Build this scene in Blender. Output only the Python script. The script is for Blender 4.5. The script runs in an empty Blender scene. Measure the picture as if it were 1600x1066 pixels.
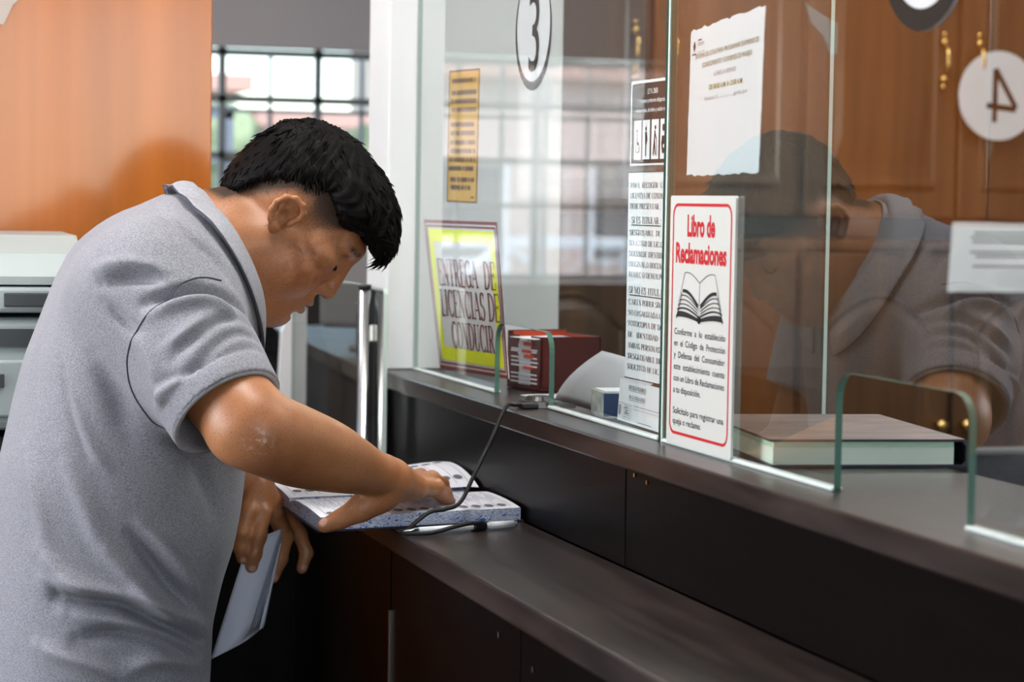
import bpy, bmesh, math, random
import numpy as np
from mathutils import Vector, Matrix
random.seed(7); rng = np.random.default_rng(7)
S = bpy.context.scene
COL = S.collection

# ------------------------------------------------------------------ camera
FPX = 3650.0
YAW, PITCH, ROLL = math.atan(1110/3650), math.atan(215/3650), 0.016
LED = 1.15                                    # height of the upper ledge
fw = Vector((math.sin(YAW)*math.cos(PITCH), math.cos(YAW)*math.cos(PITCH), -math.sin(PITCH)))
r0 = Vector((math.cos(YAW), -math.sin(YAW), 0)); u0 = r0.cross(fw)
Rv = r0*math.cos(ROLL)+u0*math.sin(ROLL); Uv = u0*math.cos(ROLL)-r0*math.sin(ROLL)
cam = bpy.data.cameras.new('camera'); camo = bpy.data.objects.new('camera', cam); COL.objects.link(camo)
camo.matrix_world = Matrix(((Rv.x, Uv.x, -fw.x, 0), (Rv.y, Uv.y, -fw.y, 0), (Rv.z, Uv.z, -fw.z, 1.45), (0, 0, 0, 1)))
cam.sensor_width = 36; cam.lens = 36*FPX/1600; cam.clip_start = 0.05; cam.clip_end = 300
cam.dof.use_dof = True; cam.dof.focus_distance = 3.15; cam.dof.aperture_fstop = 5.6
S.camera = camo

# ------------------------------------------------------------------ world, exposure
S.view_settings.view_transform = 'Standard'; S.view_settings.look = 'None'
S.view_settings.gamma = 1; S.view_settings.use_curve_mapping = False
S.view_settings.exposure = 0.5
W = bpy.data.worlds.new('sky'); S.world = W; W.use_nodes = True
_n = W.node_tree.nodes; _l = W.node_tree.links
_bg = _n['Background']; _sky = _n.new('ShaderNodeTexSky'); _sky.sky_type = 'NISHITA'
_sky.sun_disc = False; _sky.sun_elevation = 0.9; _sky.sun_rotation = 2.4; _sky.air_density = 1.0; _sky.dust_density = .6
_l.new(_sky.outputs[0], _bg.inputs[0]); _bg.inputs[1].default_value = 0.5
sun = bpy.data.lights.new('sun', 'SUN'); sun.energy = 3.4; sun.angle = 0.05; sun.color = (1, .97, .93)
suno = bpy.data.objects.new('sun', sun); COL.objects.link(suno)
suno.rotation_euler = (math.radians(48), 0, math.radians(-25))      # from behind the building, on to the street
def area(name, loc, rot, sx, sy, power, col=(1, 1, 1)):
    d = bpy.data.lights.new(name, 'AREA'); d.shape = 'RECTANGLE'; d.size = sx; d.size_y = sy; d.energy = power; d.color = col
    o = bpy.data.objects.new(name, d); COL.objects.link(o); o.location = loc; o.rotation_euler = rot; return o
# daylight arriving through the big windows behind and beside the visitor's side of the room
area('daylight_rear_window', (0.6, -2.35, 1.65), (math.radians(90), 0, 0), 2.6, 1.5, 22, (.95, .97, 1))
area('daylight_side_window', (-2.85, 3.2, 1.95), (0, math.radians(-90), 0), 0.9, 2.6, 95, (.95, .97, 1))

# ------------------------------------------------------------------ materials
MATS = {}
def mat(name, col, rough=.5, spec=.5, metal=0, var=None, bump=None, stretch=(1, 1, 1), coat=0, emit=None, col2=None, sss=0):
    if name in MATS: return MATS[name]
    m = bpy.data.materials.new(name); m.use_nodes = True; MATS[name] = m
    nt = m.node_tree; b = nt.nodes['Principled BSDF']
    b.inputs['Base Color'].default_value = (*col, 1); b.inputs['Roughness'].default_value = rough
    b.inputs['Specular IOR Level'].default_value = spec; b.inputs['Metallic'].default_value = metal
    b.inputs['Coat Weight'].default_value = coat; b.inputs['Coat Roughness'].default_value = .06
    if sss:
        b.inputs['Subsurface Weight'].default_value = sss; b.inputs['Subsurface Radius'].default_value = (.012, .005, .003)
        b.inputs['Subsurface Scale'].default_value = .6
    if emit:
        b.inputs['Emission Color'].default_value = (*emit[0], 1); b.inputs['Emission Strength'].default_value = emit[1]
    tc = nt.nodes.new('ShaderNodeTexCoord'); mp = nt.nodes.new('ShaderNodeMapping'); mp.inputs['Scale'].default_value = stretch
    nt.links.new(tc.outputs['Object'], mp.inputs['Vector'])
    if var:
        sc, amt = var
        nz = nt.nodes.new('ShaderNodeTexNoise'); nz.inputs['Scale'].default_value = sc; nz.inputs['Detail'].default_value = 5
        nt.links.new(mp.outputs[0], nz.inputs['Vector'])
        cr = nt.nodes.new('ShaderNodeValToRGB')
        c2 = col2 or tuple(min(1, c*(1+amt)) for c in col)
        cr.color_ramp.elements[0].color = (*[c*(1-amt) for c in col], 1); cr.color_ramp.elements[0].position = .32
        cr.color_ramp.elements[1].color = (*c2, 1); cr.color_ramp.elements[1].position = .68
        nt.links.new(nz.outputs[0], cr.inputs[0]); nt.links.new(cr.outputs[0], b.inputs['Base Color'])
    if bump:
        sc, st = bump
        nz = nt.nodes.new('ShaderNodeTexNoise'); nz.inputs['Scale'].default_value = sc; nz.inputs['Detail'].default_value = 4
        nt.links.new(mp.outputs[0], nz.inputs['Vector'])
        bp = nt.nodes.new('ShaderNodeBump'); bp.inputs['Strength'].default_value = st; bp.inputs['Distance'].default_value = .002
        nt.links.new(nz.outputs[0], bp.inputs['Height']); nt.links.new(bp.outputs[0], b.inputs['Normal'])
    return m
def glass_mat(name, tint, gain):
    m = bpy.data.materials.new(name); m.use_nodes = True; MATS[name] = m
    nt = m.node_tree; nt.nodes.clear(); N = nt.nodes.new; L = nt.links.new
    out = N('ShaderNodeOutputMaterial'); mix = N('ShaderNodeMixShader'); tr = N('ShaderNodeBsdfTransparent'); gl = N('ShaderNodeBsdfGlossy')
    tr.inputs[0].default_value = (*tint, 1); gl.inputs['Roughness'].default_value = 0.0; gl.inputs[0].default_value = (1, 1, 1, 1)
    fr = N('ShaderNodeFresnel'); fr.inputs[0].default_value = 1.5
    ge = N('ShaderNodeNewGeometry'); inv = N('ShaderNodeMath'); inv.operation = 'SUBTRACT'; inv.inputs[0].default_value = gain
    mg = N('ShaderNodeMath'); mg.operation = 'MULTIPLY'; mg.inputs[1].default_value = gain
    L(ge.outputs['Backfacing'], mg.inputs[0]); L(mg.outputs[0], inv.inputs[1])
    mu = N('ShaderNodeMath'); mu.operation = 'MULTIPLY'; mu.use_clamp = True
    L(fr.outputs[0], mu.inputs[0]); L(inv.outputs[0], mu.inputs[1])
    L(mu.outputs[0], mix.inputs[0]); L(tr.outputs[0], mix.inputs[1]); L(gl.outputs[0], mix.inputs[2]); L(mix.outputs[0], out.inputs[0])
    return m
GLASS = glass_mat('clear_glass', (.96, .98, .97), 1.35)
GLASSR = glass_mat('clear_glass_bright', (.95, .975, .96), 1.9)
GLASS2 = glass_mat('thin_glass', (.97, .98, .97), .7)
WGLASS = glass_mat('window_glass', (.93, .95, .95), 1.0)
WENGE = mat('wenge_laminate', (.0025, .0017, .0016), .36, .08, var=(6, .35), bump=(40, .08), stretch=(6, 1, 12))
WENGE_TOP = mat('wenge_worktop', (.028, .020, .0175), .28, .45, var=(5, .5), stretch=(8, 1, 8), bump=(60, .05))
EDGE = mat('glass_edge_green', (.10, .22, .17), .15, .6)
EDGE_L = mat('glass_edge_pale', (.62, .72, .68), .25, .5)
WHITE = mat('white_paint', (.78, .79, .81), .55, .4, var=(3, .02))
PAPER = mat('white_paper', (.80, .81, .85), .7, .25, var=(8, .02))
INK = mat('black_ink', (.02, .02, .022), .6, .2)
RED = mat('red_ink', (.50, .012, .02), .5, .3)
MAROON = mat('maroon_ink', (.22, .025, .03), .5, .3)
GREYINK = mat('grey_ink', (.13, .13, .14), .6, .2)
OLIVE = mat('olive_ink', (.30, .28, .05), .6, .2)
BLACKP = mat('black_plastic', (.012, .012, .013), .35, .5)
CHROME = mat('brushed_aluminium', (.72, .73, .76), .22, .5, metal=1)
BRASS = mat('brass', (.75, .50, .18), .25, .5, metal=1)
SILICONE = mat('clear_silicone', (.62, .68, .67), .3, .5)

# ------------------------------------------------------------------ builders
def link(name, me, m=None, parent=None, smooth=False):
    o = bpy.data.objects.new(name, me); COL.objects.link(o)
    if m is not None:
        for k in (m if isinstance(m, (list, tuple)) else [m]): me.materials.append(k)
    if smooth: me.polygons.foreach_set('use_smooth', [True]*len(me.polygons))
    if parent is not None:
        o.parent = parent
        w = Vector((0, 0, 0)); q = parent
        while q is not None: w += q.location; q = q.parent
        o.location = -w
    me.update()
    return o
def mesh(name, v, f, m=None, parent=None, smooth=False):
    me = bpy.data.meshes.new(name); me.from_pydata([tuple(map(float, p)) for p in v], [], [tuple(map(int, q)) for q in f])
    return link(name, me, m, parent, smooth)
def tag(o, label=None, cat=None, group=None, kind=None):
    if label: o['label'] = label
    if cat: o['category'] = cat
    if group: o['group'] = group
    if kind: o['kind'] = kind
    return o
def thing(name, loc, label, cat, group=None):
    o = bpy.data.objects.new(name, None); COL.objects.link(o); o.location = loc; o.empty_display_size = .05
    return tag(o, label, cat, group)
def bm_obj(name, bm, m=None, parent=None, smooth=False):
    me = bpy.data.meshes.new(name); bmesh.ops.recalc_face_normals(bm, faces=bm.faces); bm.to_mesh(me); bm.free()
    return link(name, me, m, parent, smooth)
def add_box(bm, lo, hi, bevel=0, seg=2, M=None):
    vs = [bm.verts.new((x, y, z)) for x in (lo[0], hi[0]) for y in (lo[1], hi[1]) for z in (lo[2], hi[2])]
    fs = [bm.faces.new([vs[i] for i in q]) for q in ((0, 1, 3, 2), (4, 6, 7, 5), (0, 4, 5, 1), (2, 3, 7, 6), (0, 2, 6, 4), (1, 5, 7, 3))]
    if bevel:
        es = {e for f in fs for e in f.edges}
        r = bmesh.ops.bevel(bm, geom=list(es), offset=bevel, segments=seg, affect='EDGES', profile=.5)
        vs = list({v for f in r['faces'] for v in f.verts} | {v for v in vs if v.is_valid})
    if M is not None: bmesh.ops.transform(bm, matrix=M, verts=[v for v in vs if v.is_valid])
def box(name, lo, hi, m, parent=None, bevel=0, M=None, seg=2):
    bm = bmesh.new(); add_box(bm, lo, hi, bevel, seg, M); return bm_obj(name, bm, m, parent)
def boxes(name, lst, m, parent=None, bevel=0):
    bm = bmesh.new()
    for lo, hi in lst: add_box(bm, lo, hi, bevel)
    return bm_obj(name, bm, m, parent)
def struct(name, lo, hi, m, bevel=0): return tag(box(name, lo, hi, m, None, bevel), kind='structure')
def add_tube(bm, pts, rad, n=10, cap=True):
    pts = [Vector(p) for p in pts]; rings = []
    rads = rad if isinstance(rad, (list, tuple, np.ndarray)) else [rad]*len(pts)
    t0 = (pts[1]-pts[0]).normalized(); a = t0.orthogonal().normalized()
    for i, p in enumerate(pts):
        t = (pts[min(i+1, len(pts)-1)]-pts[max(i-1, 0)]).normalized()
        a = (a-t*a.dot(t)).normalized(); b = t.cross(a)
        rings.append([bm.verts.new(p+(a*math.cos(k*2*math.pi/n)+b*math.sin(k*2*math.pi/n))*rads[i]) for k in range(n)])
    for A, B in zip(rings, rings[1:]):
        for k in range(n): bm.faces.new((A[k], A[(k+1) % n], B[(k+1) % n], B[k]))
    if cap: bm.faces.new(rings[0][::-1]); bm.faces.new(rings[-1])
def tube(name, pts, rad, m, parent=None, n=10):
    bm = bmesh.new(); add_tube(bm, pts, rad, n); return bm_obj(name, bm, m, parent, True)
def smooth_path(pts, k=6):
    P = [np.array(p, float) for p in pts]; P = [2*P[0]-P[1]]+P+[2*P[-1]-P[-2]]; out = []
    for i in range(1, len(P)-2):
        for t in np.linspace(0, 1, k, endpoint=False):
            a, b, c, d = P[i-1:i+3]
            out.append(.5*((2*b)+(c-a)*t+(2*a-5*b+4*c-d)*t*t+(3*b-a-3*c+d)*t**3))
    out.append(P[-2]); return out
def prism(name, outline, fn, d0, d1, m, parent=None, side_mat=None, smooth=False):
    """outline of (s,t) pairs; fn(s,t,depth) -> point; d0 and d1 the two faces"""
    n = len(outline)
    v = [fn(s, t, d0) for s, t in outline]+[fn(s, t, d1) for s, t in outline]
    f = [list(range(n))[::-1], [n+i for i in range(n)]]+[(i, (i+1) % n, n+(i+1) % n, n+i) for i in range(n)]
    o = mesh(name, v, f, [m, side_mat] if side_mat else m, parent)
    bm = bmesh.new(); bm.from_mesh(o.data); bmesh.ops.recalc_face_normals(bm, faces=bm.faces); bm.to_mesh(o.data); bm.free()
    if side_mat:
        for p in list(o.data.polygons)[2:]: p.material_index = 1
    return o
def rrect(s0, t0, s1, t1, r, n=5, corners='bl br tr tl'):
    out = []
    for nm, cx, cy, a0 in (('bl', s0+r, t0+r, 180), ('br', s1-r, t0+r, 270), ('tr', s1-r, t1-r, 0), ('tl', s0+r, t1-r, 90)):
        if nm in corners:
            out += [(cx+r*math.cos(math.radians(a0+90*i/n)), cy+r*math.sin(math.radians(a0+90*i/n))) for i in range(n+1)]
        else: out.append({'bl': (s0, t0), 'br': (s1, t0), 'tr': (s1, t1), 'tl': (s0, t1)}[nm])
    return out

# ------------------------------------------------------------------ lettering
def arc(cx, cy, rx, ry, a0, a1, n=14):
    return [(cx+rx*math.cos(math.radians(a0+(a1-a0)*i/n)), cy+ry*math.sin(math.radians(a0+(a1-a0)*i/n))) for i in range(n+1)]
def _serif():
    G = {}; V = lambda x, w='k': ([(x, 0), (x, 1)], w); H = lambda x0, x1, y: ([(x0, y), (x1, y)], 't')
    T = lambda x0, y0, x1, y1, w='t': ([(x0, y0), (x1, y1)], w)
    bt = lambda *xs: [(x, 0, .14) for x in xs]+[(x, 1, .14) for x in xs]
    G['A'] = (.78, [T(.10, 0, .40, 1), T(.40, 1, .68, 0, 'k'), H(.2, .58, .34)], [(.10, 0, .12), (.68, 0, .14)])
    G['B'] = (.66, [V(.16), (arc(.32, .76, .22, .24, 90, -90), 'a'), (arc(.32, .26, .27, .26, 90, -90), 'a'), H(.1, .34, 1), H(.1, .34, .51), H(.1, .34, 0)], [])
    G['C'] = (.70, [(arc(.40, .5, .32, .5, 48, 312, 20), 'a'), T(.62, .70, .62, 1), T(.62, .02, .62, .22)], [])
    G['D'] = (.74, [V(.16), (arc(.28, .5, .38, .5, 90, -90, 18), 'a'), H(.06, .3, 1), H(.06, .3, 0)], [])
    G['E'] = (.64, [V(.16), H(.06, .56, 1), H(.06, .58, 0), H(.16, .44, .52), T(.56, 1, .56, .76), T(.58, 0, .58, .26), T(.44, .42, .44, .62)], [])
    G['F'] = (.60, [V(.16), H(.06, .55, 1), H(.16, .44, .52), T(.55, 1, .55, .76), T(.44, .42, .44, .62)], [(.16, 0, .14)])
    G['G'] = (.74, [(arc(.40, .5, .32, .5, 48, 322, 20), 'a'), T(.62, .70, .62, 1), T(.63, 0.05, .63, .42, 'k'), H(.48, .74, .43)], [])
    G['H'] = (.78, [V(.17), V(.61), H(.17, .61, .52)], bt(.17, .61))
    G['I'] = (.38, [V(.19)], bt(.19))
    G['J'] = (.44, [([(.28, 1), (.28, .2)], 'k'), (arc(.16, .2, .12, .2, 0, -150, 8), 'a')], [(.28, 1, .14)])
    G['L'] = (.60, [V(.16), H(.06, .55, 0), T(.55, 0, .55, .28)], [(.16, 1, .14)])
    G['M'] = (.92, [T(.14, 0, .14, 1), T(.14, 1, .45, .04, 'k'), T(.45, .04, .76, 1), V(.76)], [(.14, 0, .12), (.76, 0, .14), (.1, 1, .08), (.8, 1, .1)])
    G['N'] = (.78, [T(.15, 0, .15, 1), T(.15, 1, .62, 0, 'k'), T(.62, 0, .62, 1)], [(.15, 0, .12), (.62, 1, .12), (.1, 1, .08)])
    G['O'] = (.76, [(arc(.38, .5, .31, .5, 0, 360, 28), 'a')], [])
    G['P'] = (.62, [V(.16), (arc(.30, .73, .25, .27, 90, -90), 'a'), H(.06, .32, 1), H(.16, .32, .46)], [(.16, 0, .14)])
    G['R'] = (.72, [V(.16), (arc(.30, .74, .23, .26, 90, -90), 'a'), H(.06, .32, 1), H(.16, .32, .48), T(.34, .48, .62, 0, 'k')], [(.16, 0, .14), (.64, 0, .08)])
    G['S'] = (.56, [(arc(.28, .75, .19, .25, 35, 250, 14)+arc(.28, .25, .20, .26, 72, -150, 14), 'a'), T(.47, .74, .47, 1), T(.08, 0, .08, .28)], [])
    G['T'] = (.66, [V(.33), H(.05, .61, 1), T(.05, 1, .05, .76), T(.61, 1, .61, .76)], [(.33, 0, .14)])
    G['U'] = (.76, [([(.16, 1), (.16, .3)]+arc(.38, .3, .22, .3, 180, 360, 12), 'a'), T(.60, .3, .60, 1)], [(.16, 1, .14), (.60, 1, .12)])
    G['V'] = (.76, [T(.10, 1, .40, 0, 'k'), T(.40, 0, .66, 1)], [(.10, 1, .13), (.66, 1, .11)])
    G['Y'] = (.74, [T(.10, 1, .37, .45, 'k'), T(.37, .45, .64, 1), ([(.37, 0), (.37, .47)], 'k')], [(.1, 1, .12), (.64, 1, .1), (.37, 0, .14)])
    G['Z'] = (.64, [H(.08, .56, 1), H(.06, .58, 0), T(.55, 1, .08, 0, 'k'), T(.08, 1, .08, .78), T(.58, 0, .58, .24)], [])
    G['.'] = (.28, [([(.12, 0), (.12, .13)], 'k')], []); G[','] = (.28, [([(.14, .12), (.10, -.14)], 'k')], [])
    G[':'] = (.30, [([(.14, 0), (.14, .13)], 'k'), ([(.14, .5), (.14, .63)], 'k')], [])
    G['-'] = (.40, [([(.06, .36), (.34, .36)], 't'), ([(.06, .40), (.34, .40)], 't')], [])
    G['*'] = (.42, [T(.1, .78, .32, .78), T(.15, .66, .27, .9), T(.15, .9, .27, .66)], [])
    G[' '] = (.34, [], [])
    return G
SERIF = _serif()
def serif_polys(text, thick=.15, thin=.055):
    """quads (4 points each) of a line of roman capitals, cap height 1; returns quads, width"""
    q = []; x = 0
    def seg(a, b, w0, w1, ext=0):
        ax, ay = a; bx, by = b; L = math.hypot(bx-ax, by-ay) or 1e-6; dx, dy = (bx-ax)/L, (by-ay)/L
        q.append([(x+ax-dy*w0/2, ay+dx*w0/2), (x+ax+dy*w0/2, ay-dx*w0/2), (x+bx+dy*w1/2, by-dx*w1/2), (x+bx-dy*w1/2, by+dx*w1/2)])
    for ch in text:
        w, st, sf = SERIF.get(ch, SERIF[' '])
        for pts, mode in st:
            for a, b in zip(pts, pts[1:]):
                L = math.hypot(b[0]-a[0], b[1]-a[1]) or 1
                ww = {'k': thick, 't': thin}.get(mode, thin+(thick-thin)*(abs(b[1]-a[1])/L)**1.3)
                seg(a, b, ww, ww)
        for sx, sy, hw in sf: seg((sx-hw, sy+(.02 if sy == 0 else -.02)), (sx+hw, sy+(.02 if sy == 0 else -.02)), thin, thin)
        x += w
    return q, x
_dg = None
def sans_polys(text, bold=0.0):
    cu = bpy.data.curves.new('t', 'FONT'); cu.body = text; cu.size = 1.0; cu.offset = bold; cu.resolution_u = 3
    o = bpy.data.objects.new('t', cu); COL.objects.link(o)
    bpy.context.view_layer.update()
    me = bpy.data.meshes.new_from_object(o.evaluated_get(bpy.context.evaluated_depsgraph_get()))
    v = [(p.co.x/.72, p.co.y/.72) for p in me.vertices]; f = [tuple(p.vertices) for p in me.polygons]
    bpy.data.objects.remove(o); bpy.data.curves.remove(cu); bpy.data.meshes.remove(me)
    return [[v[i] for i in q] for q in f], (max(p[0] for p in v) if v else 0)
def lettering(name, lines, fn, m, parent, kind='sans', bold=0.0):
    """lines: (text, s0, baseline t, cap height, width or None, align); fn(s,t)->point"""
    V = []; F = []
    for text, s0, t0, h, w, al in lines:
        if kind == 'serif': q, wd = serif_polys(text, .15+bold, .05+bold/3)
        else: q, wd = sans_polys(text, bold)
        kx = h if w is None else w/wd
        off = {'l': 0, 'c': -wd*kx/2, 'r': -wd*kx}[al]
        for poly in q:
            b = len(V); V += [fn(s0+off+px*kx, t0+py*h) for px, py in poly]; F.append(tuple(range(b, b+len(poly))))
    return mesh(name, V, F, m, parent)
# ------------------------------------------------------------------ the room
FLOOR = mat('floor_tiles', (.13, .115, .10), .35, .4, var=(2, .1))
CEIL = mat('ceiling_paint', (.70, .70, .70), .8, .2)
WALLM = mat('grey_white_wall', (.45, .45, .46), .7, .3, var=(2, .03))
LILAC = mat('lilac_grey_paint', (.80, .75, .77), .6, .3)
STEEL = mat('dark_steel', (.5, .5, .51), .45, .5, metal=.3)
WSTEEL = mat('white_steel', (.80, .80, .80), .45, .5)
struct('floor', (-3.1, -2.6, -.1), (4.7, 9.15, 0), FLOOR)
struct('ceiling', (-3.1, -2.6, 2.9), (4.7, 9.15, 3.0), CEIL)
struct('wall_right', (4.6, -2.5, 0), (4.7, 6.5, 2.9), WALLM)
struct('wall_office', (1.75, 6.5, 0), (4.7, 6.6, 2.9), WALLM)
struct('wall_passage', (3.0, 6.6, 0), (3.1, 9.0, 2.9), WALLM)
def wall_holes(name, fn, s0, s1, h, holes, m):
    """holes (a,b,z0,z1) along s; fn(s0,s1,z0,z1) -> lo, hi"""
    L = []; x = s0
    for a, b, z0, z1 in holes:
        L += [fn(x, a, 0, h), fn(a, b, 0, z0), fn(a, b, z1, h)]; x = b
    L.append(fn(x, s1, 0, h)); L = [q for q in L if all(q[1][i]-q[0][i] > 1e-4 for i in range(3))]
    return tag(boxes(name, L, m), kind='structure')
wall_holes('wall_left', lambda a, b, z, y: ((-3.1, a, z), (-3.0, b, y)), -2.6, 9.1, 2.9, [(1.8, 4.6, .8, 2.4)], WALLM)
wall_holes('wall_rear', lambda a, b, z, y: ((a, -2.6, z), (b, -2.5, y)), -3.1, 4.7, 2.9, [(-.8, 2.0, .85, 2.4)], WALLM)
wall_holes('wall_front', lambda a, b, z, y: ((a, 9.0, z), (b, 9.1, y)), -3.0, 3.0, 2.9, [(-2.3, 2.45, 1.13, 2.04)], LILAC)
struct('trim_2', (-3.0, 8.985, 0), (3.0, 9.0, 1.13), mat('dark_dado', (.035, .028, .024), .5, .3))
def bars(name, x0, x1, y, z0, z1, xs, zs, r, m):
    L = [((x-r, y-r, z0), (x+r, y+r, z1)) for x in xs]+[((x0, y-r, z-r), (x1, y+r, z+r)) for z in zs]
    return L
w1 = tag(box('window_1', (-2.3, 9.03, 1.13), (2.45, 9.045, 2.04), WGLASS), kind='structure')
boxes('window_frame', bars('', -2.3, 2.45, 9.06, 1.13, 2.04, (-2.27, -1.5, -.75, 0, .75, 1.56, 1.94, 2.42), (1.15, 1.62, 1.84, 2.02), .014, STEEL), STEEL, w1)
boxes('window_bars', bars('', -2.3, 2.45, 9.16, 1.13, 2.04, [-2.3+.185*i for i in range(26)], (1.44, 1.80), .008, STEEL), STEEL, w1)
w2 = tag(box('window_2', (-.8, -2.56, .85), (2.0, -2.545, 2.4), WGLASS), kind='structure')
boxes('window_frame', bars('', -.8, 2.0, -2.53, .85, 2.4, (-.78, .12, .62, 1.06, 1.98), (.87, 2.38), .03, WSTEEL), WSTEEL, w2)
w3 = tag(box('window_3', (-3.06, 1.8, .8), (-3.045, 4.6, 2.4), WGLASS), kind='structure')
boxes('window_frame', [((-3.05, y-.03, .8), (-2.99, y+.03, 2.4)) for y in (1.83, 2.75, 3.65, 4.57)]+[((-3.05, 1.8, z-.03), (-2.99, 4.6, z+.03)) for z in (.83, 2.37)], WSTEEL, w3)
# the white pillar that ends the counter
struct('wall_pillar', (.995, 4.045, LED), (1.319, 4.20, 2.9), WHITE, .004)
struct('trim_1', (1.0, 4.045, 0), (1.319, 4.20, LED-.03), WENGE)
# ceiling lamps
LAMP = mat('lamp_diffuser', (.9, .9, .9), .5, .2, emit=((1, .985, .95), 20.0))
for i, (x, y, lb) in enumerate([(.48, 2.85, 'square ceiling panel lamp over the visitors nearest the camera'), (.1, 4.6, 'square ceiling panel lamp over the visitors beside the orange partition'),
                            (2.3, 2.6, 'square ceiling panel lamp over the desks behind the glass'), (2.6, 4.9, 'square ceiling panel lamp in front of the wooden cabinets')]):
    t = thing('ceiling_lamp', (x, y, 2.9), lb, 'ceiling lamp', 'square lamps in the ceiling')
    boxes('lamp_frame', [((x-.31, y-.31, 2.86), (x+.31, y-.29, 2.9)), ((x-.31, y+.29, 2.86), (x+.31, y+.31, 2.9)), ((x-.31, y-.29, 2.86), (x-.29, y+.29, 2.9)), ((x+.29, y-.29, 2.86), (x+.31, y+.29, 2.9))], WSTEEL, t)
    box('lamp_diffuser', (x-.29, y-.29, 2.868), (x+.29, y+.29, 2.878), LAMP, t)

# ------------------------------------------------------------------ the street outside the front window
struct('ground', (-40, 9.2, -.3), (40, 90, -.2), mat('asphalt', (.25, .24, .23), .9, .2, var=(.5, .2)))
def building(x0, x1, y, h, col, label, nwin, roof=(.5, .30, .24)):
    t = thing('building', ((x0+x1)/2, y, -.2), label, 'building', 'buildings across the street')
    box('facade', (x0, y, -.2), (x1, y+6, h), mat('plaster_'+label[:12], col, .85, .2, var=(.6, .1)), t)
    box('roof_slab', (x0-.2, y-.3, h), (x1+.2, y+6.2, h+.18), mat('roof_'+label[:12], roof, .8, .2), t)
    nz = max(1, int(h/2.6)); w = (x1-x0)/nwin
    for k in range(nz):
        for i in range(nwin):
            cx = x0+(i+.5)*w; z = .7+k*2.6
            if z+1.3 < h:
                f = box('window', (cx-w*.28, y-.06, z), (cx+w*.28, y+.02, z+1.3), WSTEEL, t)
                box('pane', (cx-w*.24, y-.075, z+.07), (cx+w*.24, y-.055, z+1.23), mat('dark_pane', (.06, .07, .09), .1, .6), f)
for a in [(-16, -9.5, 26, 4.2, (.78, .70, .60), 'cream rendered house with red roof across the street', 3),
          (-9.2, -4.5, 28, 3.0, (.62, .48, .42), 'low brick house across the street', 2),
          (-4.2, 1.2, 27, 3.3, (.70, .68, .62), 'pale grey house across the street', 3),
          (1.9, 4.4, 25, 2.6, (.74, .64, .58), 'small salmon pink house across the street', 2),
          (5.2, 7.2, 27, 2.3, (.72, .70, .66), 'whitewashed low house across the street', 2),
          (8.0, 15, 29, 4.6, (.60, .50, .38), 'tan two storey house across the street', 3)]: building(*a)
def tree(x, y, h, r, label):
    t = thing('tree', (x, y, -.2), label, 'tree', 'trees across the street')
    tube('trunk', [(x, y, -.2), (x+.05, y, h*.5), (x, y, h*.75)], [.14, .1, .06], mat('bark', (.10, .07, .05), .9, .2), t)
    bm = bmesh.new()
    for i in range(9):
        a = random.random()*6.28; q = Vector((x+math.cos(a)*r*.55*random.random(), y+math.sin(a)*r*.5, h*.72+random.uniform(-.3, .5)*r))
        bmesh.ops.create_icosphere(bm, subdivisions=2, radius=r*random.uniform(.4, .62), matrix=Matrix.Translation(q))
    for v in bm.verts: v.co += Vector((random.uniform(-1, 1), random.uniform(-1, 1), random.uniform(-1, 1)))*.09
    bm_obj('foliage', bm, mat('leaves', (.22, .25, .14), .8, .2, var=(3, .5)), t)
for a in [(-7, 22, 3.4, 1.1, 'round dusty green tree before the low brick house'), (3.6, 23.5, 2.3, .8, 'small green tree before the salmon pink house'), (5.6, 24, 2.4, .8, 'green tree before the whitewashed house')]: tree(*a)
t = thing('street_railing', (0, 17, -.2), 'white truss railing along the far side of the street', 'railing')
box('top_rail', (-9, 16.97, 1.12), (8, 17.03, 1.20), WSTEEL, t); box('bottom_rail', (-9, 16.97, .30), (8, 17.03, .38), WSTEEL, t)
for x in np.arange(-9, 8.1, 1.0): box('railing_post', (x-.04, 16.96, -.2), (x+.04, 17.04, 1.2), WSTEEL, t)
bm = bmesh.new()
for i, x in enumerate(np.arange(-9, 7.9, 1.0)): add_tube(bm, [(x, 17, .34 if i % 2 else 1.16), (x+1, 17, 1.16 if i % 2 else .34)], .03, 6)
bm_obj('railing_brace', bm, WSTEEL, t)
t = thing('gate_frame', (1.6, 9.6, -.2), 'white steel gate leaf standing just outside the front window', 'gate')
boxes('gate_leaf', [((1.50, 9.58, -.2), (1.53, 9.62, 1.82)), ((1.66, 9.58, -.2), (1.70, 9.62, 1.82)), ((1.50, 9.58, 1.78), (1.70, 9.62, 1.83)), ((1.50, 9.58, 1.60), (1.70, 9.62, 1.64)), ((1.50, 9.58, .5), (1.70, 9.62, .55))], WSTEEL, t)
tag(tube('street_pole', [(1.66, 10.2, -.2), (1.66, 10.2, 4.5)], .022, CHROME), 'slim grey steel pole in front of the street window', 'pole')

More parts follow.
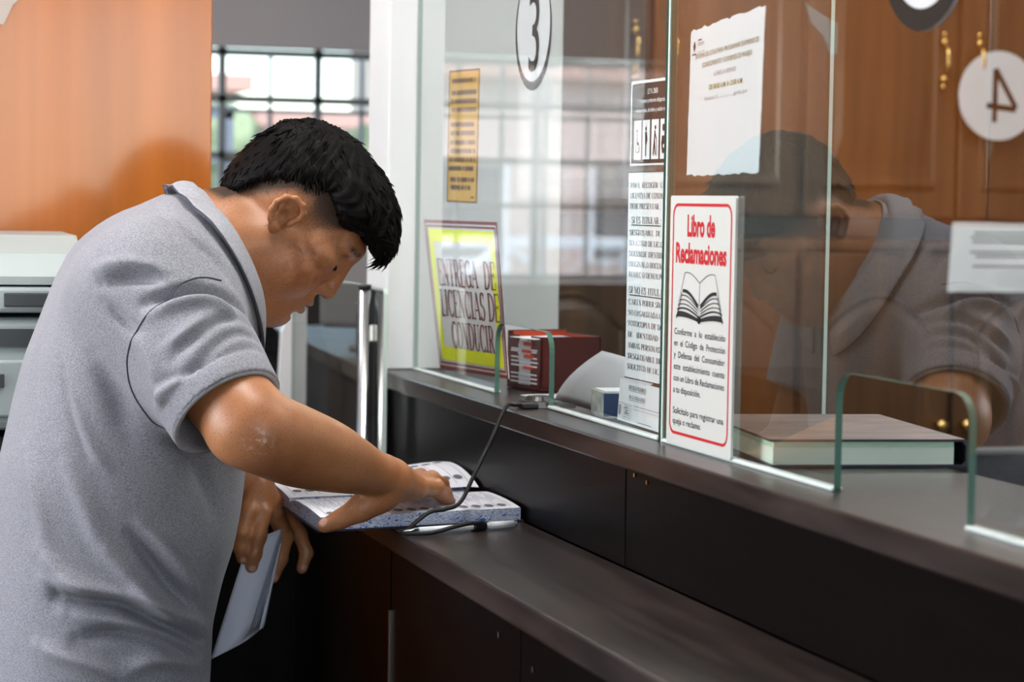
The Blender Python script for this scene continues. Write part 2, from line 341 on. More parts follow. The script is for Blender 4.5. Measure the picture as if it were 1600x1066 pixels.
# ------------------------------------------------------------------ left: orange partition, printer
ORANGE = mat('varnished_orange_wood', (.43, .125, .022), .13, .35, var=(2.2, .22), stretch=(5, 5, .12), coat=.15)
t = thing('orange_partition', (0, 3.92, 0), 'glossy varnished orange wood partition behind the printer', 'partition')
for i, (a, b) in enumerate([(-1.3, -.66), (-.655, -.015), (-.01, .655)]): box('panel', (a, 3.90, .02), (b, 3.94, 2.75), ORANGE, t, .002)
tag(prism('torn_sticker', [(.272, 1.80), (.305, 1.815), (.338, 1.835), (.325, 1.80), (.300, 1.775), (.285, 1.742), (.272, 1.745)], lambda s, q, d: (s+.028, d, q-.015), 3.8985, 3.8995, mat('sticker_white', (.5, .42, .38), .5, .3)), 'torn whitish sticker high on the orange partition', 'sticker')
PRN = mat('printer_plastic', (.38, .43, .425), .4, .4, var=(4, .03)); PRD = mat('printer_dark', (.05, .055, .06), .4, .4)
t = thing('photocopier', (.12, 3.6, 0), 'pale grey green office photocopier behind the man', 'photocopier')
x0, x1, y0, y1 = -.32, .402, 3.535, 3.885
box('body', (x0, y0, 1.10), (x1, y1, 1.268), PRN, t, .012)
box('output_slot', (x0+.06, y0-.004, 1.225), (x1-.02, y0+.03, 1.252), PRD, t)
box('scanner_bed', (x0-.005, y0-.008, 1.276), (x1+.004, y1, 1.315), PRN, t, .006)
box('control_strip', (.285, y0-.012, 1.285), (x1-.01, y0, 1.306), PRD, t, .002)
# lid with sloping front
sec = [(0, 0), (.35, 0), (.35, .055), (.32, .075), (.10, .072), (.03, .045), (0, .012)]
prism('lid', [(a, b) for a, b in sec], lambda s, q, d: (d, y0-.006+s, 1.318+q), x0, x1, PRN, t)
box('paper_feeder', (x0+.05, y0+.12, 1.385), (x1-.22, y1-.03, 1.42), PRN, t, .012)
box('tray_front', (x0+.02, y0-.006, 1.12), (x1-.02, y0+.005, 1.205), PRN, t, .004)
box('tray_handle', (.05, y0-.012, 1.19), (.26, y0-.004, 1.203), PRD, t, .002)
box('badge', (.262, y0-.010, 1.165), (.286, y0-.004, 1.185), PRD, t, .001)
boxes('stand', [((x0, y0+.02, .02), (x1, y1, .55)), ((x0, y0+.02, .56), (x1, y1, 1.09))], mat('stand_dark', (.02, .022, .027), .4, .4), t, .006)

# ------------------------------------------------------------------ beyond the counter's end
CHAIRF = mat('black_mesh_fabric', (.014, .014, .016), .8, .2, var=(120, .4))
t = thing('office_chair', (.87, 5.6, 0), 'black high backed office chair beyond the man', 'chair')
sec = rrect(-.24, .62, .24, 1.165, .10, 6)
prism('backrest', sec, lambda s, q, d: (.92+s*.75, 5.40+d+.10*(s/.24)**2, q), -.03, .03, CHAIRF, t, smooth=True)
box('seat', (.66, 5.46, .46), (1.08, 5.90, .54), CHAIRF, t, .03)
tube('gas_column', [(.87, 5.68, .08), (.87, 5.68, .46)], .03, BLACKP, t)
for k in range(5):
    a = k*2*math.pi/5; tube('base_leg', [(.87, 5.68, .10), (.87+.28*math.cos(a), 5.68+.28*math.sin(a), .05)], [.025, .018], BLACKP, t)
t = thing('white_board', (.99, 5.0, 0), 'white free standing panel between the black chair and the dark desk', 'panel')
prism('board', [(-.10, .10), (.0, .10), (.0, 1.215), (-.035, 1.215), (-.055, 1.16)], lambda s, q, d: (1.06+s, 5.05+d, q), -.012, .012, mat('white_laminate', (.74, .76, .78), .4, .4), t)
boxes('foot', [((.965, 4.95, 0), (.995, 5.15, .03)), ((.97, 5.035, .03), (.985, 5.065, .12)), ((1.035, 5.035, .03), (1.05, 5.065, .12)), ((1.03, 4.95, 0), (1.06, 5.15, .03))], WSTEEL, t)
t = thing('dark_desk', (1.5, 5.4, 0), 'dark brown desk standing beyond the glass gate', 'desk')
DB = mat('dark_brown_desk', (.040, .027, .020), .4, .4, var=(5, .3), stretch=(1, 6, 6))
q = [(1.12, 4.75), (1.60, 4.72), (1.70, 6.42), (1.245, 6.42)]
prism('desk_top', q, lambda s, p, d: (s, p, d), 1.07, 1.10, mat('desk_top_brown', (.085, .065, .05), .35, .5, var=(5, .3)), t)
prism('desk_body', [(1.135, 4.78), (1.58, 4.75), (1.68, 6.4), (1.26, 6.4)], lambda s, p, d: (s, p, d), 0, 1.07, DB, t)
t = thing('dark_filler', (.6, 4.15, 0), 'low dark panel added to darken the gap at the counter end', 'gate')  # added dark panel, keeps the view below the shelf black
box('filler_board', (.10, 4.14, .06), (.962, 4.165, .965), WENGE, t, .003); box('filler_post', (.06, 4.13, 0), (.095, 4.175, 1.0), WENGE, t, .003)
t = thing('computer_monitor', (1.38, 5.4, 1.1), 'grey monitor seen from behind on the dark desk', 'monitor')
GREYP = mat('grey_plastic', (.17, .165, .165), .5, .4)
Mx = Matrix.Translation((1.36, 5.35, 1.1)) @ Matrix.Rotation(math.radians(-24), 4, 'Z')
box('screen_housing', (-.20, -.03, .05), (.16, .02, .30), GREYP, t, .015, Mx)
box('stand', (-.06, -.02, .0), (.02, .06, .08), GREYP, t, .004, Mx); box('stand_foot', (-.12, -.07, 0), (.08, .09, .012), GREYP, t, .004, Mx)
t = thing('document_box', (1.28, 4.98, 1.1), 'dark grey document box on the near end of the dark desk', 'box')
box('box_body', (1.19, 4.90, 1.101), (1.33, 5.12, 1.20), mat('box_grey', (.09, .085, .085), .6, .3), t, .004); box('box_lid', (1.185, 4.895, 1.20), (1.335, 5.125, 1.222), GREYP, t, .003)
# glass gate
t = thing('glass_gate', (.99, 4.05, 0), 'low clear glass gate with silver post at the end of the counter', 'gate')
def pane_x(name, outline, X0, X1, parent=None, m=GLASS, e=EDGE):
    return prism(name, outline, lambda s, q, d: (d, s, q), X0, X1, m, parent, e)
pane_x('gate_glass', rrect(3.972, .12, 4.77, 1.298, .012), .972, .980, t, GLASS, EDGE_L)
tube('gate_post', [(.957, 4.052, 0), (.957, 4.052, 1.294)], .011, CHROME, t, 16)
tube('post_collar', [(.957, 4.052, 1.294), (.957, 4.052, 1.302)], .012, BLACKP, t, 16)
box('gate_backing', (.9865, 4.047, .02), (.9945, 4.195, 1.29), WENGE, t)
for z in (.35, 1.20): box('hinge', (.957, 4.045, z), (.973, 4.059, z+.03), CHROME, t, .002)

# ------------------------------------------------------------------ the counter
t = thing('service_counter', (1.0, 2.9, 0), 'long dark wenge service counter with a low writing shelf', 'counter')
Y0, Y1 = 1.1, 4.045
box('ledge', (.985, Y0, LED-.03), (1.28, Y1, LED), WENGE_TOP, t, .003)
for a, b in ((Y0, 2.779), (2.783, Y1)): box('riser_panel', (1.0, a, .99), (1.018, b, LED-.03), WENGE, t, .0015)
box('writing_shelf', (.795, Y0, .955), (1.0, 3.955, .99), WENGE_TOP, t, .004)
for a, b in ((Y0, 2.614), (2.618, 3.247), (3.253, 3.955)): box('front_panel', (.812, a, .0), (.83, b, .955), WENGE, t, .0015)
box('back_panel', (1.24, Y0, 0), (1.258, Y1, LED-.03), WENGE, t)
box('panel_joint_strip', (.809, 3.247, 0), (.813, 3.253, .86), CHROME, t)
for y, z in ((2.70, .925), (2.56, .91), (3.08, .55)):
    bm = bmesh.new(); bmesh.ops.create_cone(bm, segments=12, radius1=.004, radius2=.003, depth=.003, cap_ends=True, matrix=Matrix.Translation((.811, y, z)) @ Matrix.Rotation(math.pi/2, 4, 'Y')); bm_obj('screw_cap', bm, CHROME, t)
for y, z in ((2.70, 1.108), (2.745, 1.112)):
    bm = bmesh.new(); bmesh.ops.create_cone(bm, segments=12, radius1=.003, radius2=.002, depth=.003, cap_ends=True, matrix=Matrix.Translation((.999, y, z)) @ Matrix.Rotation(math.pi/2, 4, 'Y')); bm_obj('screw_cap', bm, BRASS, t)

# glass screens on the ledge
GX0, GX1 = 1.046, 1.054
def notch(ya, yb, top, r=.03):      # pass-through hole, going from high y to low y
    return [(ya, LED)]+[(ya-r+r*math.cos(math.radians(a)), top-r+r*math.sin(math.radians(a))) for a in range(0, 91, 15)]+[(yb+r+r*math.cos(math.radians(a)), top-r+r*math.sin(math.radians(a))) for a in range(90, 181, 15)]+[(yb, LED)]
def screen(label, ya, yb, na, nb, top, gm, ztop=2.25):
    t = thing('glass_screen', (1.05, (ya+yb)/2, LED), label, 'glass screen', 'glass screens on the counter')
    pane_x('pane', [(ya, ztop), (ya, LED+.001)]+notch(na, nb, top)[0:1]+notch(na, nb, top)[1:]+[(yb, LED+.001), (yb, ztop)], GX0, GX1, t, gm, EDGE)
    for a, b in ((ya, na), (nb, yb)): box('silicone_bead', (1.043, b, LED), (1.057, a, LED+.005), SILICONE, t, .002)
    return t
screen('left glass screen between the white pillar and the green edged joint', 4.043, 2.790, 3.530, 3.250, 1.262, GLASS)
screen('right glass screen carrying the black ringed number on its inside', 2.772, 1.25, 2.258, 1.962, 1.278, GLASSR)
tag(box('joint_strip', (1.045, 2.774, LED), (1.055, 2.779, 2.25), EDGE_L), 'pale plastic joint strip between the two glass screens', 'strip')
t = thing('inner_glass_screen', (1.45, 3.6, 1.0), 'tall inner glass screen standing behind the counter', 'glass screen')
pane_x('pane', rrect(3.172, .85, 4.6, 2.25, .003, 1), 1.447, 1.453, t, GLASS2, EDGE_L)
box('base_rail', (1.43, 3.172, .80), (1.47, 4.6, .85), CHROME, t)
t = thing('office_desk', (1.7, 3.4, 0), 'dark office desk directly behind the counter', 'desk')
box('desk_top', (1.29, 2.6, .77), (1.95, 4.7, .80), WENGE_TOP, t, .003)
for y in (2.62, 4.65): box('desk_panel', (1.31, y, 0), (1.93, y+.03, .77), WENGE, t)

# ------------------------------------------------------------------ wooden cabinets at the back of the office
CABF = mat('cabinet_wood', (.085, .040, .016), .38, .5, var=(2.5, .35), stretch=(9, 9, .5), coat=.15)
CABD = mat('cabinet_gap', (.02, .01, .006), .6, .3)
def arch_outline(x0, x1, z0, z1, rise, n=12):
    return [(x0, z0), (x1, z0)]+[(x1+(x0-x1)*i/n, z1-rise+rise*math.sin(math.pi*i/n)) for i in range(n+1)]
def door(parent, x0, x1, z0, z1, y, arched, handle_x, lower):
    d = box('door', (x0+.004, y-.022, z0+.004), (x1-.004, y, z1-.004), CABF, parent, .003)
    m_ = .065
    o = [(x0+m_, z0+m_+.01), (x1-m_, z0+m_+.01), (x1-m_, z1-m_), (x0+m_, z1-m_)] if not arched else arch_outline(x0+m_, x1-m_, z0+m_, z1-.05-m_, .10)
    n = len(o); cx = sum(p[0] for p in o)/n; cz = sum(p[1] for p in o)/n
    sh = lambda k: [(cx+(a-cx)*k, cz+(b-cz)*k) for a, b in o]
    V = []; F = []
    for ring, yy in ((o, y-.022), (sh(.97), y-.032), (sh(.93), y-.026), (sh(.88), y-.026), (sh(.74), y-.034)): V += [(a, yy, b) for a, b in ring]
    for k in range(4):
        for i in range(n): F.append((k*n+i, k*n+(i+1) % n, (k+1)*n+(i+1) % n, (k+1)*n+i))
    F.append([4*n+i for i in range(n)]); mesh('raised_panel', V, F, CABF, d)
    if lower:
        bm = bmesh.new(); bmesh.ops.create_uvsphere(bm, u_segments=14, v_segments=10, radius=.019, matrix=Matrix.Translation((handle_x, y-.05, .842))); add_tube(bm, [(handle_x, y-.022, .842), (handle_x, y-.04, .842)], [.012, .008], 10)
        bm_obj('knob', bm, BRASS, d, True)
    else:
        z = 1.87
        bm = bmesh.new()
        add_tube(bm, smooth_path([(handle_x, y-.03, z-.045), (handle_x, y-.055, z-.03), (handle_x, y-.062, z), (handle_x, y-.055, z+.03), (handle_x, y-.03, z+.045)]), .0065, 8)
        for s in (-1, 1):
            bmesh.ops.create_uvsphere(bm, u_segments=10, v_segments=8, radius=.013, matrix=Matrix.Translation((handle_x, y-.035, z+s*.052)))
            bmesh.ops.create_uvsphere(bm, u_segments=10, v_segments=8, radius=.009, matrix=Matrix.Translation((handle_x, y-.032, z+s*.074)))
        bm_obj('handle', bm, BRASS, d, True)
for (xa, xb, lu, ll) in ((1.76, 2.645, 'brown wooden wall cabinet seen past the requirements sheet', 'brown wooden lower cabinet at the left of the back wall'),
                         (2.655, 3.595, 'brown wooden wall cabinet bearing the mirrored number disc', 'brown wooden lower cabinet with brass knobs behind the thick ledger'),
                         (3.605, 4.55, 'brown wooden wall cabinet in the right corner of the office', 'brown wooden lower cabinet in the right corner of the office')):
    xm = (xa+xb)/2
    t = thing('wall_cabinet', (xm, 6.2, 1.42), lu, 'cabinet', 'wall cabinets')
    box('carcass', (xa, 6.0, 1.425), (xb, 6.48, 2.75), CABF, t); box('back_shadow', (xm-.006, 5.993, 1.43), (xm+.006, 6.001, 2.74), CABD, t)
    door(t, xa, xm-.004, 1.425, 2.74, 6.0, False, xm-.055, False); door(t, xm+.004, xb, 1.425, 2.74, 6.0, False, xm+.055, False)
    t = thing('lower_cabinet', (xm, 6.2, 0), ll, 'cabinet', 'lower cabinets')
    box('carcass', (xa, 6.0, .06), (xb, 6.48, 1.335), CABF, t); box('cabinet_top', (xa-.003, 5.97, 1.335), (xb+.003, 6.48, 1.365), CABF, t, .006); box('plinth', (xa, 6.03, 0), (xb, 6.45, .06), CABD, t)
    box('back_shadow', (xm-.006, 5.993, .07), (xm+.006, 6.001, 1.33), CABD, t)
    door(t, xa, xm-.004, .07, 1.33, 6.0, True, xm-.04, True); door(t, xm+.004, xb, .07, 1.33, 6.0, True, xm+.04, True)
struct('wall_behind', (1.75, 6.485, 1.36), (4.6, 6.499, 1.43), WALLM)
t = thing('low_partition', (3.2, 4.6, 0), 'black low office partition in front of the cabinets', 'partition')
box('partition_board', (2.30, 4.6, 0), (4.5, 4.64, .915), BLACKP, t); box('partition_cap', (2.30, 4.59, .915), (4.5, 4.65, .925), GREYP, t, .002)
# ------------------------------------------------------------------ signs and papers on the glass
def plate(name, quad, X, th, m, parent=None):
    """a sheet given by four (y,z) corners TL TR BR BL, lying in a plane of constant x"""
    o = prism(name, [tuple(p) for p in quad], lambda s, q, d: (d, s, q), X, X+th, m, parent); return o
def on(quad, X):
    A = [np.array(p, float) for p in quad]      # TL TR BR BL ; u right, v down, both 0..1
    def fn(u, v):
        p = (A[0]*(1-u)+A[1]*u)*(1-v)+(A[3]*(1-u)+A[2]*u)*v; return (X, p[0], p[1])
    return fn
def qd(y0, z1, y1, z0): return [(y0, z1), (y1, z1), (y1, z0), (y0, z0)]
def flat(name, polys, fn, m, parent):
    V = []; F = []
    for q in polys:
        F.append(tuple(range(len(V), len(V)+len(q)))); V += [fn(*p) for p in q]
    return mesh(name, V, F, m, parent)
def rect(a, b, c, d): return [(a, b), (c, b), (c, d), (a, d)]
def frame_polys(o, w, ws=None):
    ws = ws or w; a, b, c, d = o
    return [rect(a, b, c, b+w), rect(a, d-w, c, d), rect(a, b+w, a+ws, d-w), rect(c-ws, b+w, c, d-w)]
def ring_polys(cx, cy, rx0, ry0, rx1, ry1, dx=0, dy=0, n=48):
    P = []
    for i in range(n):
        a, b = 2*math.pi*i/n, 2*math.pi*(i+1)/n
        P.append([(cx+rx0*math.cos(a), cy+ry0*math.sin(a)), (cx+rx0*math.cos(b), cy+ry0*math.sin(b)), (cx+dx+rx1*math.cos(b), cy+dy+ry1*math.sin(b)), (cx+dx+rx1*math.cos(a), cy+dy+ry1*math.sin(a))])
    return P
def disc(cx, cy, rx, ry, n=40): return [(cx+rx*math.cos(2*math.pi*i/n), cy+ry*math.sin(2*math.pi*i/n)) for i in range(n)]
def stroke(pts, w):
    P = []
    for (a, b), (c, d) in zip(pts, pts[1:]):
        L = math.hypot(c-a, d-b) or 1; nx, ny = -(d-b)/L*w/2, (c-a)/L*w/2
        P.append([(a+nx, b+ny), (a-nx, b-ny), (c-nx, d-ny), (c+nx, d+ny)])
    return P
XI = 1.0546       # inner side of the glass
# -- delivery sign
Q = [(4.019, 1.419), (3.561, 1.420), (3.484, 1.176), (3.895, 1.164)]
t = thing('delivery_sign', (1.055, 3.75, 1.29), 'slanted white sign with yellow border reading ENTREGA DE LICENCIAS DE CONDUCIR', 'sign')
plate('sign_sheet', Q, XI+.0008, .001, mat('sign_white', (.70, .69, .70), .6, .3), t); f1 = on(Q, XI+.0002); f2 = on(Q, XI)
flat('red_border', frame_polys((0, 0, 1, 1), .022, .018)+frame_polys((.028, .034, .972, .966), .014, .012), f1, MAROON, t)
flat('yellow_border', frame_polys((.052, .062, .948, .938), .085, .058), f1, mat('yellow_ink', (.82, .86, .01), .5, .3), t)
lettering('sign_lettering', [('ENTREGA  DE', .53, .44, -.175, .80, 'c'), ('LICENCIAS DE', .54, .645, -.175, .83, 'c'), ('CONDUCIR', .55, .85, -.17, .60, 'c')], f2, MAROON, t, 'serif', .0)
# -- orange notice: rows of small blurred print
Q = [(3.860, 1.674), (3.674, 1.669), (3.681, 1.449), (3.865, 1.451)]
t = thing('orange_notice', (1.055, 3.77, 1.56), 'narrow orange printed notice on the left glass above the delivery sign', 'notice')
plate('notice_sheet', Q, XI+.0008, .0006, mat('orange_paper', (.62, .36, .06), .6, .3), t)
f2 = on(Q, XI)
rows = [(.08, .1, .9), (.17, .1, .9), (.235, .08, .92), (.30, .1, .92), (.41, .1, .86), (.475, .1, .9), (.545, .08, .92), (.61, .1, .92), (.675, .06, .92), (.74, .05, .9), (.825, .1, .9), (.885, .12, .8)]
P = []
for v, a, b in rows:
    u = a
    while u < b:
        w = random.uniform(.02, .045); P.append(rect(u, v-.016, min(u+w, b), v+.018)); u += w+.014+(.03 if random.random() < .15 else 0)
P.append(rect(.8, .95, .92, .962)); P += frame_polys((0, 0, 1, 1), .012, .02)
flat('small_print', P, f2, mat('brown_ink', (.16, .07, .012), .6, .2), t)
# -- number signs
def circle_sign(name, label, y, z, r, dy, k, digit, XI):
    t = thing(name, (1.055, y, z), label, 'number sign')
    o = disc(0, 0, r, r, 56); prism('sign_disc', o, lambda s, q, d: (d, y-s, z+q), XI+.0008, XI+.0018, mat('sign_face', (.66, .66, .70), .55, .3), t)
    fn = lambda s, q: (XI+.0002, y-s, z+q)
    flat('sign_ring', ring_polys(0, 0, r, r, r*k, r*k, 0, dy, 56), fn, mat('dark_brown_ink', (.028, .022, .018), .7, .1), t)
    lettering('sign_digit', [(digit, 0, -.062, .125, .062, 'c')], fn, MATS['dark_brown_ink'], t, 'sans', 0.0)
circle_sign('number_sign', 'oval looking white number sign 3 with dark crescent ring on the left glass', 3.385, 1.712, .091, .006, .925, '3', XI)
circle_sign('number_sign', 'white number sign with thick black ring cut off by the photo top', 2.075, 1.722, .098, .006, .84, '2', 1.0435)
t = thing('number_disc', (3.345, 5.94, 1.775), 'white disc with a mirrored 4 hanging before the cabinet doors', 'number sign')
prism('sign_disc', disc(0, 0, .125, .125, 56), lambda s, q, d: (3.228+s, d, 1.775+q), 5.935, 5.939, mat('sign_face', (.66, .66, .70), .55, .3), t)
P = stroke([(-.012, .075), (-.012, -.075)], .016)+stroke([(-.038, -.028), (.055, -.038)], .017)+stroke([(-.012, .075), (.055, -.034)], .016)
flat('sign_digit', P, lambda s, q: (3.228+s, 5.9345, 1.775+q), MATS['dark_brown_ink'], t)
tag(prism('wall_paper_sheet', [(3.095, 1.22), (3.42, 1.22), (3.42, 1.415), (3.105, 1.418)], lambda s, q, d: (s, d, q), 5.955, 5.957, PAPER), 'white printed sheet taped to the cabinets below the number disc', 'paper')
bpy.data.objects['wall_paper_sheet'].name = 'printed_sheet'
P = [rect(3.16+random.uniform(0, .02), z, 3.40, z+.006) for z in (1.385, 1.372, 1.359, 1.33, 1.318, 1.29)]
flat('print_lines', P, lambda s, q: (s, 5.9545, q), GREYINK, bpy.data.objects['printed_sheet'])
# -- black priority sign
Q = qd(2.9425, 1.614, 2.793, 1.5025)
t = thing('priority_sign', (1.055, 2.87, 1.56), 'black square priority service sign with four white pictograms', 'sign')
plate('sign_sheet', Q, XI+.0006, .0008, PAPER, t); fn = on(Q, XI+.0002); f2 = on(Q, XI-.0001); f3 = on(Q, XI-.0004)
flat('black_field', [rect(.035, .035, 1, .975)], fn, mat('black_print', (.035, .037, .04), .5, .3), t)
lettering('sign_lettering', [('LEY N. 28683', .56, .165, -.062, .26, 'c'), ('Atencion preferente obligatoria', .56, .265, -.05, .62, 'c'), ('embarazadas, de bebes y adulto mayor', .56, .375, -.05, .82, 'c')], f2, PAPER, t, 'sans', .01)
cells = [rect(.11+.22*i, .47, .29+.22*i, .93) for i in range(4)]; cells[3] = rect(.77, .47, .95, .93)
flat('pictogram_panel', cells, f2, PAPER, t)
P = []
def pic(i, polys): P.extend([[(.11+.22*i+.18*a, .47+.46*b) for a, b in q] for q in polys])
pic(0, [disc(.45, .26, .09, .05, 14)]+ring_polys(.5, .70, .28, .15, .20, .105, 0, 0, 20)+stroke([(.45, .32), (.47, .58), (.72, .60), (.84, .84)], .10))
pic(1, [disc(.48, .22, .10, .055, 14), [(.36, .3), (.58, .3), (.70, .5), (.56, .62), (.40, .62)], rect(.42, .62, .54, .92)])
pic(2, [disc(.56, .20, .10, .055, 14)]+stroke([(.52, .28), (.44, .55), (.30, .90)], .14)+stroke([(.46, .55), (.62, .90)], .11)+stroke([(.55, .36), (.75, .50), (.78, .92)], .06))
pic(3, [disc(.46, .22, .17, .095, 14), [(.26, .42), (.66, .42), (.86, .62), (.72, .86), (.30, .86), (.18, .62)]])
flat('pictogram', P, f3, INK, t); flat('baby_mark', [[(.77+.18*a, .47+.46*b) for a, b in disc(.58, .68, .16, .05, 12)]], on(Q, XI-.0007), PAPER, t)
# -- requirements sheet
Q = qd(2.9465, 1.4945, 2.793, 1.2195)
t = thing('requirements_sheet', (1.055, 2.87, 1.36), 'white sheet of requirements beginning PARA RECOGER UNA LICENCIA DE CONDUCIR', 'notice')
plate('sheet', Q, XI+.0006, .0006, PAPER, t); fn = on(Q, XI); W_ = .1535
L = [('PARA  RECOGER  UNA', .078, .92), ('LICENCIA DE CONDUCIR', .128, .96), ('DEBE PRESENTAR :', .178, .76), ('- SI ES TITULAR :', .248, .80),
     ('*DESGLOSABLE  DE  LA', .305, .96), ('SOLICITUD DE LIC.CON', .356, .94), ('*DOCUM.DE IDENTIDAD', .407, .96), ('ORIGINAL,O DOCUMEN', .457, .94), ('RENIEC O DENUN.POLI', .507, .94),
     ('-SI NO ES TITULAR', .585, .94), ('*CARTA PODER SIMPL', .640, .96), ('NO LEGALIZADA OR', .692, .90), ('*FOTOCOPIA DE DOC', .744, .96), ('DE   IDENTIDAD   L', .797, .90), ('AMBAS PERSONAS', .850, .80), ('*DESGLOSABLE DE L', .902, .96), ('SOLICITUD DE LIC.CO', .953, .93)]
lettering('sheet_lettering', [(s, .035 if s[0] in '*-' else .06, v, -.026 if s[0] != '-' else -.032, min(w, .955), 'l') for s, v, w in L]+[('GR', .9, .985, -.016, .07, 'l')], fn, INK, t, 'serif', -.035)
flat('underline', [rect(.10, .254, .83, .259), rect(.08, .592, .98, .597), rect(0, 0, 1, .004), rect(0, .995, 1, 1)], fn, INK, t)
# -- appointments poster (its square code is left out)
Q = [(2.727, 1.667), (2.494, 1.681), (2.503, 1.4905), (2.733, 1.488)]
t = thing('appointments_poster', (1.055, 2.61, 1.58), 'white appointments poster taped with torn edges on the right glass', 'poster')
n = 26
o = []
for (a, b), (c, d), jag in ((Q[0], Q[1], .0016), (Q[1], Q[2], .0006), (Q[2], Q[3], .0016), (Q[3], Q[0], .0008)):
    for i in range(n): k = i/n; o.append((a+(c-a)*k+random.uniform(-1, 1)*jag, b+(d-b)*k+random.uniform(-1, 1)*jag))
prism('poster_sheet', o, lambda s, q, d: (d, s, q), XI+.0006, XI+.0016, mat('poster_paper', (.74, .76, .83), .6, .3), t)
fn = on(Q, XI+.0002)
lettering('poster_heading', [('SISTEMA DE CITAS PARA PROGRAMAR EXÁMENES DE', .08, .205, -.034, .86, 'l'), ('CONOCIMIENTO Y EXÁMENES DE MANEJO:', .18, .275, -.034, .68, 'l')], fn, mat('olive_grey_ink', (.20, .20, .10), .6, .2), t)
lettering('poster_lettering', [('LUNES A VIERNES', .50, .35, -.030, .30, 'c'), ('https://...............gob.pe', .52, .50, -.026, .58, 'c')], fn, mat('pale_ink', (.35, .36, .38), .6, .2), t)
lettering('poster_hours', [('DE 08:00 A.M. A 12:00 A.M.', .52, .435, -.034, .46, 'c')], fn, OLIVE, t, 'sans', .012)
P = [rect(.045, .10, .075, .135), rect(.052, .085, .068, .15), rect(.11, .075, .16, .085), rect(.11, .10, .20, .104), rect(.11, .112, .20, .116), rect(.03, .165, .09, .176), rect(.11, .16, .21, .163)]
flat('poster_emblem', P, fn, GREYINK, t)
# -- complaints book sign (in front of the glass)
Q = qd(2.7475, 1.4630, 2.5335, 1.1535)
t = thing('complaints_sign', (1.04, 2.64, 1.31), 'white sign with red frame and open book reading Libro de Reclamaciones', 'sign')
XF = 1.0435
prism('sign_board', rrect(2.5335, 1.1535, 2.7475, 1.4630, .004, 3), lambda s, q, d: (d, s, q), XF-.003, XF, mat('cream_acrylic', (.60, .605, .58), .25, .5), t)
H_, B_ = .3095, .214
fq = lambda s, q: (XF-.0033, 2.7475-s, 1.463-q); f3 = lambda s, q: (XF-.0036, 2.7475-s, 1.463-(.104+(q-.116)))
o1 = rrect(.010, .0095, .204, .2965, .016, 6); c1 = rrect(.0136, .0131, .2004, .2929, .0125, 6)
flat('red_frame', [[o1[i], o1[(i+1) % len(o1)], c1[(i+1) % len(o1)], c1[i]] for i in range(len(o1))], fq, RED, t)
lettering('heading', [('Libro de', .105, .0490, -.026, .092, 'c'), ('Reclamaciones', .105, .0820, -.0245, .168, 'c')], fq, RED, t, 'sans', .035)
body = [('Conforme  a  lo  establecido', .172, .168), ('en  el  Código  de  Protección', .1865, .168), ('y  Defensa  del  Consumidor', .201, .168), ('este  establecimiento  cuenta', .2155, .168), ('con un Libro de Reclamaciones', .230, .168), ('a tu disposición.', .2445, .092), ('Solicítalo para registrar una', .2705, .168), ('queja o reclamo.', .2835, .096)]
lettering('body_text', [(s, .022, v, -.0082, w, 'l') for s, v, w in body], fq, INK, t, 'sans', .006)
def book_icon():
    P = []; cx = .105
    for sgn in (-1, 1):
        up = lambda u: (.103+.014*math.sin(u*math.pi*.8)*0 + .012*(1-u)**1.5-.010*math.sin(u*math.pi)*.9)
        X = lambda u: cx+sgn*u
        top = [(X(.050*k/10), .118-.011*math.sin(math.pi*.62*k/10)-.001*k/10) for k in range(11)]
        P += stroke(top, .0009)+stroke([(X(.050), top[-1][1]), (X(.072), .150)], .0009)
        for j, wdt in enumerate((.0042, .0013, .0013, .0013, .0022)):
            b = j*.0042
            cur = [(X(.004+(.052+.0045*j)*k/10), .146+b*.75-.017*math.sin(math.pi*.55*k/10)+.0035*j*k/10*.8) for k in range(11)]
            P += stroke(cur, wdt)
        cur = [(X(.002+.070*k/10), .1615-.007*math.sin(math.pi*.6*k/10)) for k in range(11)]
        low = [(X(.002+.076*k/10), .1655-.004*math.sin(math.pi*.7*k/10)) for k in range(11)]
        P += [[cur[k], cur[k+1], low[k+1], low[k]] for k in range(10)]
        P += stroke([(X(.058), .132), (X(.076), .164)], .0016)
    P += stroke([(cx, .119), (cx, .158)], .0009); P.append(disc(cx, .1625, .006, .005, 14)); return P
flat('book_emblem', book_icon(), f3, INK, t)
# -- detachable form slip
Q = [(2.969, 1.2165), (2.793, 1.2150), (2.793, 1.1575), (2.979, 1.160)]
t = thing('form_slip', (1.06, 2.88, 1.18), 'small white form slip headed DESGLOSABLE below the requirements sheet', 'form')
plate('slip_paper', Q, XI+.0022, .0006, PAPER, t); fn = on(Q, XI+.0016)
lettering('slip_lettering', [('DESGLOSABLE', .40, .20, -.10, .38, 'c'), ('DE LA SOLICITUD', .40, .42, -.085, .34, 'c')], fn, GREYINK, t, 'serif')
P = [rect(.22, .225, .58, .235), rect(.24, .445, .56, .455), rect(.34, .56, 1, .572), rect(.34, .64, .95, .647), rect(.02, .56, .30, .57), rect(.44, .92, .72, .935), rect(.94, .62, 1, .627), rect(.94, .75, 1, .757)]
P += [rect(.02, .62+i*.02, .07, .632+i*.02) for i in range(12)]+[rect(.12, .60+i*.055, .30, .608+i*.055) for i in range(7)]
P += [rect(.13+random.random()*.1, .60+i*.03, .16+random.random()*.12, .618+i*.03) for i in range(10)]
flat('slip_ruling', P, fn, GREYINK, t)

